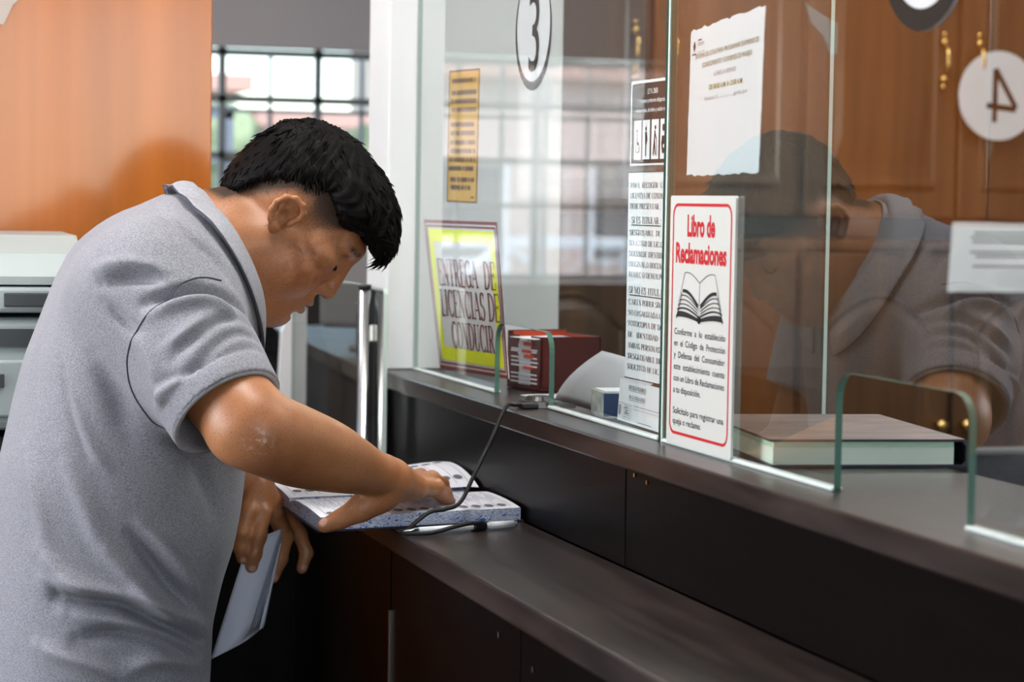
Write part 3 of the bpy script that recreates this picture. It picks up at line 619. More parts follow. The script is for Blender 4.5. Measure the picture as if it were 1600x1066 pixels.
# ------------------------------------------------------------------ things on the ledge behind the glass
def rotbox(cx, cy, ang): return Matrix.Translation((cx, cy, LED)) @ Matrix.Rotation(math.radians(ang), 4, 'Z')
DKRED = mat('dark_red_lacquer', (.10, .018, .015), .3, .5); REDIN = mat('red_lining', (.55, .07, .03), .5, .3)
t = thing('card_holder', (1.16, 3.60, LED), 'dark red slip holder filled with cards behind the left pass-through', 'card holder')
Mx = rotbox(1.168, 3.605, 12)
h, a = .088, .056
bm = bmesh.new()
for lo, hi in (((-a, -a, .001), (a, a, .006)), ((-a, -a, 0.006), (a, -a+.005, h)), ((a-.005, -a, .006), (a, a, h)), ((-a, a-.005, .006), (a, a, h+.006)), ((-a, -a, .006), (-a+.005, -a+.035, h)), ((-a, a-.035, .006), (-a+.005, a, h))): add_box(bm, lo, hi, .001, 1, Mx)
bm_obj('holder_body', bm, DKRED, t)
boxes_ = bmesh.new(); add_box(boxes_, (-a+.006, a-.009, .05), (a-.006, a-.0055, h+.004), 0, 1, Mx); add_box(boxes_, (a-.009, -a+.006, .05), (a-.0055, a-.006, h-.001), 0, 1, Mx); bm_obj('holder_lining', boxes_, REDIN, t)
t = thing('card_stack', (1.16, 3.59, LED+.01), 'stack of white slips inside the dark red holder', 'paper slips')
bm = bmesh.new()
for i in range(22):
    z = .008+i*.0033; dx = random.uniform(-.003, .001); add_box(bm, (-a+.002+dx, -a+.012+random.uniform(-.002, .002), z), (a-.02, a-.014, z+.0024), 0, 1, Mx)
bm_obj('slips', bm, PAPER, t)
bm = bmesh.new(); add_box(bm, (-a-.012, -a+.004, h-.004), (a-.03, a-.03, h-.003), 0, 1, Mx); bm_obj('top_slip', bm, PAPER, t)
bm = bmesh.new()
for z, dy in ((.072, 0), (.060, .004), (.052, -.002), (.034, 0)): add_box(bm, (-a-.0025, -.030+dy, z), (-a+.02, .000+dy, z+.005), .001, 1, Mx)
bm_obj('red_card_edges', bm, REDIN, t)
Mx = rotbox(1.125, 3.455, 12)
bm = bmesh.new(); add_box(bm, (-.045, -.035, .0005), (.05, .035, .0015), 0, 1, Mx); tag(bm_obj('paper_slip', bm, PAPER), 'white paper slip lying in front of the dark red holder', 'paper')
# leaning grey white sheet
V = []
for j in range(9):
    v = j/8
    for i in range(9):
        u = i/8; y = 3.40-.36*u+(-.07*(1-u)+.0*u)*v; V.append((1.105+.05*v*v+.006*math.sin(u*5), y, LED+.002+(.078-.012*u)*v))
F = [(j*9+i, j*9+i+1, j*9+i+10, j*9+i+9) for j in range(8) for i in range(8)]
o = mesh('leaning_sheet', V, F, mat('grey_white_paper', (.52, .53, .58), .7, .2), None, True); md = o.modifiers.new('s', 'SOLIDIFY'); md.thickness = .0006; tag(o, 'bare grey white sheet leaning behind the left pass-through', 'paper')
# marbled cube box
MARB = mat('marbled_paper', (.50, .54, .52), .45, .4, var=(70, .35), col2=(.70, .74, .70)); BLUE = mat('navy_card', (.03, .07, .17), .5, .4)
t = thing('marbled_box', (1.10, 3.13, LED), 'small marbled paper box with blue side beside the form slip', 'box')
Mx = rotbox(1.098, 3.115, -6)
bm = bmesh.new()
for lo, hi in (((-.024, -.034, .001), (-.021, .034, .038)), ((-.024, .031, .001), (.03, .034, .038)), ((-.024, -.034, .001), (.03, .034, .004))): add_box(bm, lo, hi, .0005, 1, Mx)
bm_obj('marbled_sides', bm, MARB, t); bm = bmesh.new()
for lo, hi in (((-.021, -.034, .004), (.03, -.031, .036)), ((.027, -.031, .004), (.03, .031, .036))): add_box(bm, lo, hi, .0005, 1, Mx)
bm_obj('blue_sides', bm, BLUE, t)
bm = bmesh.new(); add_box(bm, (-.019, -.03, .02), (.026, .03, .0395), .0008, 1, Mx); tag(bm_obj('note_block', bm, PAPER), 'white note block filling the marbled box', 'note block')
# thick closed ledger
t = thing('closed_ledger', (1.16, 2.6, LED), 'thick closed ledger with worn dark brown cover and pale green page edges', 'book')
PB = np.array((1.069, 2.478)); ex = np.array((.223, -.030)); ex /= np.hypot(*ex); ey = np.array((-ex[1], ex[0])); Wd, Dp, Th = .232, .315, .0335
bk = lambda s, q, d: (*(PB+ex*s+ey*q), d)
COVER = mat('worn_brown_cover', (.13, .082, .070), .38, .5, var=(14, .6), stretch=(1, 3, 1), bump=(30, .2)); CED = mat('cover_edge_navy', (.018, .018, .035), .5, .4)
GREENP = mat('pale_green_pages', (.55, .74, .58), .65, .3, var=(60, .05), stretch=(1, 1, 6)); GREENL = mat('lighter_green_pages', (.74, .84, .74), .65, .3)
o1 = rrect(-.003, -.003, Wd, Dp+.003, .004, 3)
prism('lower_cover', o1, bk, LED+.0005, LED+.0035, CED, t)
prism('upper_cover', o1, bk, LED+Th-.003, LED+Th, COVER, t, CED)
prism('page_block', [(.002, .002), (Wd-.012, .002), (Wd-.012, Dp-.002), (.002, Dp-.002)], bk, LED+.0036, LED+.0235, GREENL, t)
prism('page_block', [(.003, .003), (Wd-.012, .003), (Wd-.012, Dp-.003), (.003, Dp-.003)], bk, LED+.0237, LED+Th-.0032, GREENP, t)
sp = [(Wd-.004, .0005), (Wd+.004, .003), (Wd+.007, .010), (Wd+.007, Th-.010), (Wd+.004, Th-.002), (Wd-.004, Th), (Wd-.004, Th-.003), (Wd+.001, Th-.008), (Wd+.001, .008), (Wd-.004, .0035)]
prism('spine', sp, lambda s, q, d: (*(PB+ex*s+ey*d), LED+q), -.003, Dp+.003, mat('black_spine', (.012, .012, .02), .4, .5), t)

# ------------------------------------------------------------------ writing shelf: open ledger, pen, elastic cord, holder
ZS = .99
A0 = np.array((.686, 3.157)); eX = np.array((.312, .054)); LX = .312; eX /= np.hypot(*eX); eY = np.array((.005, 1.0))
BK = lambda s, q, z: (*(A0+eX*s+eY*q), z)
t = thing('open_ledger', (.85, 3.45, ZS), 'large open fingerprint register with blue marbled page edges under the hand', 'book')
def ledge_page(q): return .0205-.010*(q/.30)**1.6 if q < .30 else .0105
def marbled():
    if 'marbled_edge' in MATS: return MATS['marbled_edge']
    m = mat('marbled_edge', (.55, .58, .66), .6, .3); nt = m.node_tree; b = nt.nodes['Principled BSDF']; N = nt.nodes.new
    tc = N('ShaderNodeTexCoord'); mp = N('ShaderNodeMapping'); mp.inputs['Scale'].default_value = (1, 1, 2.4)
    nz = N('ShaderNodeTexNoise'); nz.inputs['Scale'].default_value = 62; nz.inputs['Detail'].default_value = 3; nz.inputs['Distortion'].default_value = 2.6
    cr = N('ShaderNodeValToRGB'); e = cr.color_ramp.elements
    e[0].position = .36; e[0].color = (.03, .10, .45, 1); e[1].position = .47; e[1].color = (.62, .66, .76, 1)
    x = e.new(.54); x.color = (.70, .72, .78, 1); x = e.new(.58); x.color = (.06, .18, .55, 1); x = e.new(.64); x.color = (.66, .68, .76, 1); x = e.new(.9); x.color = (.35, .33, .36, 1)
    nt.links.new(tc.outputs['Object'], mp.inputs[0]); nt.links.new(mp.outputs[0], nz.inputs['Vector']); nt.links.new(nz.outputs[0], cr.inputs[0]); nt.links.new(cr.outputs[0], b.inputs['Base Color']); return m
MARBE = marbled(); PAGE = mat('ruled_page', (.78, .79, .86), .7, .25)
Dn = .222                                   # depth of the near half
def prof(q):                                # page surface height above the shelf, near half then gutter
    k = q/Dn; return .0205+.0035*math.sin(math.pi*min(k, 1)**.9)-.006*max(0, (k-.72)/.28)**2
nq = 17; near = [Dn*i/(nq-1) for i in range(nq)]
sec = [(0, .0030)]+[(q, prof(q)) for q in near]+[(Dn, .0030)]
prism('near_pages', sec, lambda q, z, s: BK(s, q, ZS+z), .0, LX, MARBE, t)
V = [BK(s, q, ZS+prof(q)+.0004) for q in near for s in (.0005, LX*.25, LX*.5, LX*.75, LX-.0005)]
mesh('near_page', V, [(j*5+i, j*5+i+1, j*5+i+6, j*5+i+5) for j in range(nq-1) for i in range(4)], PAGE, t, True)
Df = .255
def proff(q, s):                            # far half: rises from the gutter, curls at its right end
    k = q/Df; e = max(0, (s/LX-.5)/.5); return .0165+(.010+.020*e)*math.sin(math.pi*min(1, .06+k*.78))**.7-.003*max(0, (s/LX-.9)/.1)**2
nf, ns = 15, 19; V = []
for j in range(nf):
    q = Df*j/(nf-1)
    for i in range(ns): s = LX*i/(ns-1); V.append(BK(s, Dn+q, ZS+proff(q, s)+.0004))
mesh('far_page', V, [(j*ns+i, j*ns+i+1, j*ns+i+ns+1, j*ns+i+ns) for j in range(nf-1) for i in range(ns-1)], PAGE, t, True)
sec = [(Dn, .003)]+[(Dn+Df*i/12, proff(Df*i/12, 0)-.0012) for i in range(13)]+[(Dn+Df, .003)]
prism('far_pages', sec, lambda q, z, s: BK(s, q, ZS+z), .001, LX-.02, MARBE, t)
prism('cover_board', [(-.004, -.004), (LX+.004, -.004), (LX+.004, Dn+Df+.004), (-.004, Dn+Df+.004)], BK, ZS+.0003, ZS+.0029, CED, t)
# ruling and rows of fingerprints
P = []; pn = lambda s, q: BK(s, q, ZS+prof(q)+.0008); pf = lambda s, q: BK(s, Dn+q, ZS+proff(q, s)+.0009)
def rule(fn, dmax, skew):
    out = []
    for k in range(15):
        s = .012+k*.0205
        for j in range(10): q0, q1 = dmax*(.06+.088*j), dmax*(.06+.088*(j+1)); out.append([fn(s+skew*q0, q0), fn(s+.0012+skew*q0, q0), fn(s+.0012+skew*q1, q1), fn(s+skew*q1, q1)])
    return out
def poly3(name, L, m, parent):
    V = []; F = []
    for q in L: F.append(tuple(range(len(V), len(V)+len(q)))); V += q
    return mesh(name, V, F, m, parent)
LINE = mat('pale_ruling', (.40, .40, .50), .7, .2)
poly3('ruling', rule(pn, Dn, 0), LINE, t); poly3('ruling', rule(pf, Df, 0), LINE, t)
for fn, dmax, rows in ((pn, Dn, (.024,)), (pf, Df, (.045, .17))):
    for q in rows:
        P = []
        for k in range(14):
            s = .022+.0205*k; P.append([fn(s+.0075*math.cos(a)*1.0, q+.011*math.sin(a)) for a in np.linspace(0, 2*math.pi, 16, endpoint=False)])
        poly3('fingerprint_marks', P, mat('fingerprint_ink', (.16, .16, .19), .7, .2, var=(400, .5)), t)
P = []
for k in range(14):
    for q0 in (.06, .125):
        x = .018+.0205*k
        for j in range(3):
            a = random.uniform(0, .05); P.append([pn(x+.005*j, q0+a*.5), pn(x+.005*j+.0012, q0+a*.5), pn(x+.005*j+.0012, q0+.04+a), pn(x+.005*j, q0+.04+a)])
poly3('handwriting', P, mat('blue_ink', (.14, .15, .32), .7, .2), t)
# pen holder base on the ledge
t = thing('cord_base', (1.045, 3.30, LED), 'flat black plastic base holding the pen cord on the ledge edge', 'pen base')
bm = bmesh.new(); bmesh.ops.create_cone(bm, segments=36, radius1=.041, radius2=.034, depth=.008, cap_ends=True, matrix=Matrix.Translation((1.05, 3.305, LED+.0045)) @ Matrix.Diagonal((.85, 1.25, 1, 1))); bm_obj('base_disc', bm, BLACKP, t)
bm = bmesh.new(); bmesh.ops.create_cone(bm, segments=30, radius1=.024, radius2=.019, depth=.006, cap_ends=True, matrix=Matrix.Translation((1.05, 3.305, LED+.0115))); bm_obj('base_hub', bm, BLACKP, t)
box('base_clip', (1.005, 3.245, LED+.0005), (1.03, 3.275, LED+.008), BLACKP, t, .002)
# transparent ball pen along the front of the book
CLEAR = mat('clear_pen_plastic', (.72, .74, .78), .12, .6); 
t = thing('ballpoint_pen', (.84, 3.14, ZS), 'clear plastic ballpoint pen lying along the front edge of the register', 'pen')
pa, pb = Vector((.790, 3.100, ZS+.0064)), Vector((.958, 3.145, ZS+.0064)); d = (pb-pa)
tube('pen_barrel', [pa+d*.14, pa+d*1.0], .0047, CLEAR, t, 12); tube('pen_tip', [pa, pa+d*.03, pa+d*.14], [.0008, .0022, .0046], CHROME, t, 12)
tube('pen_cap', [pa+d*.80, pa+d*1.03], .0056, mat('clear_cap', (.62, .64, .68), .15, .6), t, 12); tube('end_plug', [pa+d*1.03, pa+d*1.06], .0042, GREYP, t, 10)
tube('pen_wrap', [pa+d*.64, pa+d*.66, pa+d*.68, pa+d*.70, pa+d*.72, pa+d*.74, pa+d*.76], [.0075, .0068, .0078, .0068, .0076, .0066, .007], BLACKP, t, 12)
CORD = mat('black_elastic_cord', (.014, .014, .015), .55, .3)
pts = [(1.012, 3.262, LED+.006), (.996, 3.254, LED+.006), (.979, 3.245, LED+.0035), (.952, 3.226, 1.108), (.922, 3.204, 1.063), (.896, 3.186, 1.024), (.868, 3.168, 1.0165), (.845, 3.158, 1.0150), (.822, 3.142, 1.005), (.800, 3.122, ZS+.0040), (.790, 3.108, ZS+.0040), (.800, 3.094, ZS+.0040), (.830, 3.094, ZS+.0045), (.865, 3.107, ZS+.010), (.890, 3.116, ZS+.013), (.905, 3.124, ZS+.012), (.912, 3.128, ZS+.0125)]
tag(tube('elastic_cord', smooth_path(pts, 6), .0030, CORD), 'black elastic cord running from its base to the pen', 'cord')
# ------------------------------------------------------------------ figure modelling: implicit surfaces meshed with surface nets
CAM = np.array((0, 0, 1.45)); FWn, Rn, Un = np.array(fw), np.array(Rv), np.array(Uv)
def aty(px, py, Y):                       # world point at depth plane Y seen at photo position (px,py): used to lay out the pose
    d = FWn+Rn*(px-800)/FPX-Un*(py-533)/FPX
    return CAM+d*Y/d[1]
def smin(a, b, k):
    if k <= 0: return np.minimum(a, b)
    h = np.clip(.5+.5*(b-a)/k, 0, 1); return b+(a-b)*h-k*h*(1-h)
class SDF:
    def __init__(s): s.P = []
    def cone(s, a, b, ra, rb, k=.01, op='+', sq=None):
        a, b = np.array(a, float), np.array(b, float); c = (a+b)/2; R = np.linalg.norm(b-a)/2+max(ra, rb)
        ab = b-a; L2 = ab@ab+1e-12
        def f(p):
            h = np.clip(((p-a)@ab)/L2, 0, 1); q = p-a-h[:, None]*ab
            return np.sqrt((q*q).sum(1))-(ra+(rb-ra)*h)
        s.P.append((op, k, c, R, f)); return s
    def sweep(s, pts, rads, k=.01, m=5):
        q = np.array(smooth_path([np.append(p, r) for p, r in zip(pts, rads)], m)); c = q[:, :3].mean(0); R = max(np.linalg.norm(q[:, :3]-c, axis=1)+q[:, 3])
        def f(p):
            d = np.full(len(p), 9.)
            for A, C in zip(q, q[1:]):
                ab = C[:3]-A[:3]; h = np.clip(((p-A[:3])@ab)/(ab@ab+1e-12), 0, 1); e = p-A[:3]-h[:, None]*ab
                d = np.minimum(d, np.sqrt((e*e).sum(1))-(A[3]+(C[3]-A[3])*h))
            return d
        s.P.append(('+', k, c, R, f)); return s
    def ell(s, c, r, rot=None, k=.01, op='+'):
        c, r = np.array(c, float), np.array(r, float); M = np.eye(3) if rot is None else np.array(rot)
        def f(p):
            q = (p-c)@M; k0 = np.sqrt(((q/r)**2).sum(1)); k1 = np.sqrt(((q/(r*r))**2).sum(1))
            return k0*(k0-1)/np.maximum(k1, 1e-9)
        s.P.append((op, k, c, r.max(), f)); return s
    def fn(s, f, c, R, k=.01, op='+'): s.P.append((op, k, np.array(c, float), R, f)); return s
    def cull(s, c, R): return [q for q in s.P if np.linalg.norm(q[2]-c) < q[3]+R+max(.03, q[1])]
    @staticmethod
    def ev(P, p):
        d = np.full(len(p), 1.0)
        for op, k, c, R, f in P:
            v = f(p)
            if op == '+': d = smin(d, v, k)
            elif op == '-': d = -smin(-d, v, k)
            else: d = -smin(-d, -v, k)          # '&'
        return d
def polygonize(sd, lo, hi, h, n=20):
    lo, hi = np.array(lo, float), np.array(hi, float); nb = np.ceil((hi-lo)/(h*n)).astype(int); N = nb*n+2
    ids, pos, quads = [], [], []
    g = np.arange(n+1); gx, gy, gz = np.meshgrid(g, g, g, indexing='ij'); gp = np.stack([gx, gy, gz], -1).reshape(-1, 3)
    hd = h*n*math.sqrt(3)/2
    cid = lambda c: (c[:, 0]+1)+(c[:, 1]+1)*int(N[0]+2)+(c[:, 2]+1)*int(N[0]+2)*int(N[1]+2)
    for b in np.ndindex(*nb):
        o = np.array(b)*n; ctr = lo+h*(o+n/2)
        P = sd.cull(ctr, hd)
        if not P: continue
        if abs(sd.ev(P, ctr[None])[0]) > hd*1.7+.02: continue
        d = sd.ev(P, lo+h*(gp+o)).reshape(n+1, n+1, n+1); s_ = d < 0
        if s_.all() or not s_.any(): continue
        c8 = [(i, j, k) for i in (0, 1) for j in (0, 1) for k in (0, 1)]
        sl = lambda a, i, j, k: a[i:i+n, j:j+n, k:k+n]
        cnt = sum(sl(s_, *c).astype(int) for c in c8); act = (cnt > 0) & (cnt < 8)
        ci = np.argwhere(act)
        if len(ci):
            D = np.stack([sl(d, *c)[act] for c in c8], 1); acc = np.zeros((len(ci), 3)); w = np.zeros(len(ci))
            for a in range(8):
                for e in range(a+1, 8):
                    if sum(abs(c8[a][t]-c8[e][t]) for t in range(3)) != 1: continue
                    m = (D[:, a] < 0) != (D[:, e] < 0); tt = np.where(m, D[:, a]/np.where(m, D[:, a]-D[:, e], 1), 0)
                    pa_, pe = np.array(c8[a], float), np.array(c8[e], float)
                    acc += np.where(m[:, None], pa_+tt[:, None]*(pe-pa_), 0); w += m
            v = lo+h*(ci+o+acc/w[:, None])
            e_ = h*.35; gr = np.stack([sd.ev(P, v+e_*u)-sd.ev(P, v-e_*u) for u in np.eye(3)], 1)/(2*e_); dv = sd.ev(P, v)
            v = v-gr*np.clip(dv/np.maximum((gr*gr).sum(1), .2), -h*.5, h*.5)[:, None]
            ids.append(cid(ci+o)); pos.append(v)
        for ax in range(3):
            u, w_ = (ax+1) % 3, (ax+2) % 3; A = [slice(0, n)]*3; B = [slice(0, n)]*3; B[ax] = slice(1, n+1)
            sa, sb = s_[tuple(A)], s_[tuple(B)]; e = np.argwhere(sa != sb)
            if not len(e): continue
            fl = sa[sa != sb]; e = e+o; U_ = np.eye(3, dtype=int)[u]; W_ = np.eye(3, dtype=int)[w_]
            q = np.stack([cid(e-U_-W_), cid(e-W_), cid(e), cid(e-U_)], 1); q[~fl] = q[~fl][:, ::-1]; quads.append(q)
    ids = np.concatenate(ids); pos = np.concatenate(pos); quads = np.concatenate(quads)
    o = np.argsort(ids); ids, pos = ids[o], pos[o]; ix = np.searchsorted(ids, quads).clip(0, len(ids)-1)
    ok = (ids[ix] == quads).all(1); return pos, ix[ok]
def np_mesh(name, v, f, m, parent=None, smooth=True, attr=None):
    me = bpy.data.meshes.new(name); k = f.shape[1]
    me.vertices.add(len(v)); me.vertices.foreach_set('co', v.astype(np.float32).ravel())
    me.loops.add(f.size); me.loops.foreach_set('vertex_index', f.astype(np.int32).ravel())
    me.polygons.add(len(f)); me.polygons.foreach_set('loop_start', np.arange(0, f.size, k, dtype=np.int32))
    me.update(calc_edges=True)
    for an, arr in (attr or {}).items():
        a = me.attributes.new(an, 'FLOAT', 'POINT'); a.data.foreach_set('value', arr.astype(np.float32))
    me.validate(); return link(name, me, m, parent, smooth)
def vnoise(p, sc, seed=0):                     # smooth value noise
    q = p*sc+seed*17.3; i = np.floor(q).astype(int); f = q-i; f = f*f*(3-2*f)
    def hsh(a): 
        x = (a[:, 0]*374761393+a[:, 1]*668265263+a[:, 2]*2147483647+seed*974711) & 0x7fffffff
        x = ((x ^ (x >> 13))*1274126177) & 0x7fffffff; return ((x ^ (x >> 16)) & 0xffff)/65535.
    r = 0
    for a in (0, 1):
        for b in (0, 1):
            for c in (0, 1):
                w = (f[:, 0] if a else 1-f[:, 0])*(f[:, 1] if b else 1-f[:, 1])*(f[:, 2] if c else 1-f[:, 2]); r = r+w*hsh(i+np.array((a, b, c)))
    return r*2-1
def vnormals(v, f):
    n = np.zeros_like(v); a, b, c, d = (v[f[:, i]] for i in range(4)); fn_ = np.cross(c-a, d-b)
    for i in range(4): np.add.at(n, f[:, i], fn_)
    return n/np.maximum(np.linalg.norm(n, axis=1), 1e-12)[:, None]
# ------------------------------------------------------------------ the man at the counter
HS = 1.1; _p = math.radians(47); _y = math.radians(-11.5)
_F0 = np.array((math.cos(_y), math.sin(_y), 0)); _l = np.array((-math.sin(_y), math.cos(_y), 0)); _z = np.array((0, 0, 1.))
_f = _F0*math.cos(_p)-_z*math.sin(_p); _u = _F0*math.sin(_p)+_z*math.cos(_p)
EARC = aty(447, 338, 3.176)+_l*.078*HS
HR = np.stack([_f, _l, _u], 1)                    # columns: forward, left, up of the head
def hd(f, l, u): return EARC+HS*(_f*f+_l*l+_u*u)
def hloc(p): return (p-EARC)@HR/HS
def rotl(pitch=0, roll=0, yaw=0):                 # extra rotation inside the head frame
    M = Matrix.Rotation(math.radians(yaw), 3, 'Z') @ Matrix.Rotation(math.radians(pitch), 3, 'Y') @ Matrix.Rotation(math.radians(roll), 3, 'X')
    return HR@np.array(M)
B = SDF()
def hell(c, r, rot=None, k=.01, op='+'): B.ell(hd(*c), np.array(r)*HS, HR if rot is None else rot, k*HS, op)
def hcone(a, b, ra, rb, k=.01, op='+'): B.cone(hd(*a), hd(*b), ra*HS, rb*HS, k*HS, op)
# torso core under the shirt, neck
NB = aty(322, 398, 3.26); PEL = np.array((.40, 3.26, .82))
B.cone(hd(.030, 0, -.080), NB+np.array((.045, 0, -.03)), .044*HS, .055, .03); B.cone(NB, PEL, .085, .11, .02); B.cone(hd(-.016, 0, -.035), NB, .060*HS, .078, .03)
# skull and face
hell((0, 0, .040), (.090, .074, .080), None, .02)
hell((.048, 0, -.012), (.049, .060, .070), None, .03)
for s in (-1, 1):
    hcone((.006, s*.055, -.040), (.072, s*.020, -.090), .022, .020, .03)          # jaw line
    hell((.055, s*.043, -.032), (.036, .026, .036), None, .02)                     # cheek
    hell((.030, s*.055, -.052), (.038, .018, .030), None, .02)
    hell((.062, s*.052, .004), (.026, .016, .014), None, .015)                     # cheek bone
hell((.082, 0, -.091), (.018, .026, .018), None, .015)                             # chin
hell((.030, 0, -.088), (.050, .046, .022), rotl(12), .03)                          # soft under chin
hell((.088, 0, -.055), (.014, .030, .024), None, .015)                             # muzzle
hcone((.090, 0, .036), (.080, -.040, .032), .012, .010, .012); hcone((.090, 0, .036), (.080, .040, .032), .012, .010, .012)   # brow ridge
for s in (-1, 1):
    hell((.094, s*.032, .012), (.015, .017, .011), None, .010, '-')                # eye hollow
    hell((.077, s*.032, .010), (.0135, .016, .0125), None, .004)                   # closed lids over the eyeball
    hell((.089, s*.032, .0015), (.006, .0145, .0016), None, .002, '-')             # slit
    hell((.090, s*.032, .0185), (.006, .0150, .0012), None, .003, '-')             # lid fold
hcone((.0955, 0, .026), (.1085, 0, -.024), .0065, .0095, .010)                     # nose
hell((.108, 0, -.026), (.0095, .011, .0095), None, .006)
for s in (-1, 1):
    hell((.0985, s*.0135, -.0295), (.0105, .0065, .0085), None, .004)              # wings
    hell((.1045, s*.0075, -.0385), (.0065, .0034, .0036), rotl(20), .002, '-')     # nostrils
    hell((.090, s*.026, -.034), (.004, .0025, .018), rotl(-18, s*22), .006, '-')   # fold beside the nose
hell((.098, 0, -.0535), (.0105, .022, .0065), rotl(-10), .006); hell((.0965, 0, -.0665), (.0105, .020, .0070), rotl(12), .006)  # lips
hell((.107, 0, -.0600), (.0130, .0245, .0014), None, .003, '-')
hell((.100, 0, -.0785), (.006, .020, .004), None, .006, '-')                       # under the lip
hell((.105, 0, -.046), (.004, .0028, .006), None, .003, '-')                       # philtrum
# ears
for s in (-1, 1):
    EA = lambda a, o, b: (a, s*(.0745+o), b)
    rr = rotl(0, s*-8, s*-22)
    hell(EA(-.005, .005, .001), (.017, .0045, .023), rr, .006)
    hx = [(.010, .006, -.001), (.014, .007, .010), (.012, .010, .019), (.004, .0135, .0245), (-.008, .0165, .024), (-.018, .0185, .016), (-.0215, .019, .004), (-.019, .0175, -.007), (-.011, .0135, -.016), (-.004, .010, -.020)]
    for a, b in zip(hx, hx[1:]): hcone(EA(*a), EA(*b), .0036, .0036, .003)
    hell(EA(.000, .009, -.020), (.0075, .0048, .008), rr, .004)                    # lobe
    hell(EA(.000, .0165, -.003), (.0085, .0135, .0105), rr, .003, '-')              # concha
    hell(EA(-.003, .0185, .014), (.0085, .0045, .0045), rr, .002, '-')
    ax = [(-.014, .0150, .014), (-.0135, .0150, .004), (-.010, .0135, -.007), (-.003, .011, -.0125)]
    for a, b in zip(ax, ax[1:]): hcone(EA(*a), EA(*b), .0026, .0026, .003)
    hell(EA(.0105, .006, -.003), (.0035, .004, .006), rr, .003)                    # tragus
# right arm reaching for the book
SR = aty(240, 455, 3.12); ER = aty(396, 664, 2.95); R1 = aty(468, 699, 3.00); R2 = aty(558, 733, 3.075); WR = aty(612, 749, 3.118)
B.sweep([SR, aty(330, 590, 3.02), ER, aty(430, 684, 2.965), R1, aty(512, 713, 3.03), aty(552, 728, 3.07), aty(587, 741, 3.10), WR], [.064, .057, .0545, .0545, .0535, .048, .039, .0295, .025], .02, 4)
B.ell(aty(362, 688, 2.945), (.018, .018, .018), None, .04)                          # point of the elbow
B.ell(aty(601, 731, 3.105), (.016, .016, .012), None, .02)                          # wrist bone
def chain(pts, rads, k=.006):
    for (a, b), (ra, rb) in zip(zip(pts, pts[1:]), zip(rads, rads[1:])): B.cone(a, b, ra, rb, k)
M2, M3, M4, M5 = aty(645, 762, 3.168), aty(641, 752, 3.190), aty(633, 747, 3.210), aty(622, 745, 3.224)
for q, r0_, r1_ in ((M2, .024, .0155), (M3, .023, .0148), (M4, .022, .0140), (M5, .020, .0125)): B.cone(WR, q, r0_, r1_, .012)
chain([M2, aty(680, 762, 3.212), aty(694, 774, 3.240), aty(702, 783.5, 3.252)], [.0155, .0130, .0112, .0092])
chain([M3, aty(675, 749, 3.245), aty(690, 757, 3.285), aty(697, 768, 3.302)], [.0140, .0120, .0104, .0088])
chain([M4, aty(657, 744, 3.268), aty(670, 750, 3.310), aty(677, 760, 3.332)], [.0125, .0105, .0090, .0077])
chain([M5, aty(637, 741, 3.278), aty(648, 746, 3.310), aty(655, 755, 3.328)], [.0115, .0095, .0082, .0070])
T1, T2, T3, T4 = aty(603, 768, 3.115), aty(563, 795, 3.118), aty(533, 811, 3.122), aty(506, 822, 3.128)
chain([T1, T2, T3, T4], [.0200, .0162, .0138, .0112], .008)
B.cone(T2, M2, .011, .010, .020); B.ell(aty(590, 778, 3.125), (.028, .026, .019), None, .014)
# left arm holding the folded papers
SL = SR+np.array((.03, .345, -.005)); EL = aty(282, 705, 3.49); WL = aty(398, 762, 3.425)
B.sweep([SL, SL*.5+EL*.5, EL, EL*.6+WL*.4, WL], [.064, .056, .052, .049, .029], .02, 4)
L2, L3, L4, L5 = aty(388, 800, 3.392), aty(410, 802, 3.398), aty(430, 803, 3.418), aty(445, 800, 3.436)
for q in (L2, L3, L4, L5): B.cone(WL, q, .022, .0128, .010)
chain([L2, aty(379, 832, 3.386), aty(377, 855, 3.390), aty(379, 872, 3.398)], [.0135, .0122, .0108, .0092])
chain([L3, aty(403, 838, 3.386), aty(397, 866, 3.388), aty(393, 886, 3.396)], [.0138, .0124, .0110, .0094])
chain([L4, aty(446, 838, 3.432), aty(438, 874, 3.436), aty(427, 902, 3.436)], [.0135, .0120, .0106, .0092])
chain([L5, aty(468, 834, 3.450), aty(479, 864, 3.450), aty(472, 888, 3.444)], [.0125, .0108, .0097, .0085])
chain([aty(385, 775, 3.43), aty(376, 815, 3.448), aty(384, 850, 3.446), aty(398, 878, 3.430)], [.017, .0135, .0115, .009])
bv, bf = polygonize(B, (-.02, 2.84, .72), (1.02, 3.62, 1.62), .0026)
def relax(v, f, mask, it):
    n_ = len(v); e = np.concatenate([f[:, [0, 1]], f[:, [1, 2]], f[:, [2, 3]], f[:, [3, 0]]]); e = np.concatenate([e, e[:, ::-1]])
    cnt = np.bincount(e[:, 0], minlength=n_).astype(float)
    for _ in range(it):
        m = np.stack([np.bincount(e[:, 0], v[e[:, 1], k], n_) for k in range(3)], 1)/np.maximum(cnt, 1)[:, None]; v = v+(m-v)*mask[:, None]*.8
    return v
wx = ((bv-EARC)*HR[:, 2]).sum(1)
arm_mask = np.clip((WR[0]-.012-bv[:, 0])/.03, 0, 1)*np.clip((1.34-bv[:, 2])/.03, 0, 1)*(bv[:, 1] < 3.25)
bv = relax(bv, bf, arm_mask, 14)
hl = hloc(bv); a_, b_, c_ = hl.T; head = (np.abs(b_) < .12) & (c_ > -.11) & (a_ < .14) & (a_ > -.13)
ss = lambda x, e0, e1: np.clip((x-e0)/(e1-e0), 0, 1)**2*(3-2*np.clip((x-e0)/(e1-e0), 0, 1))
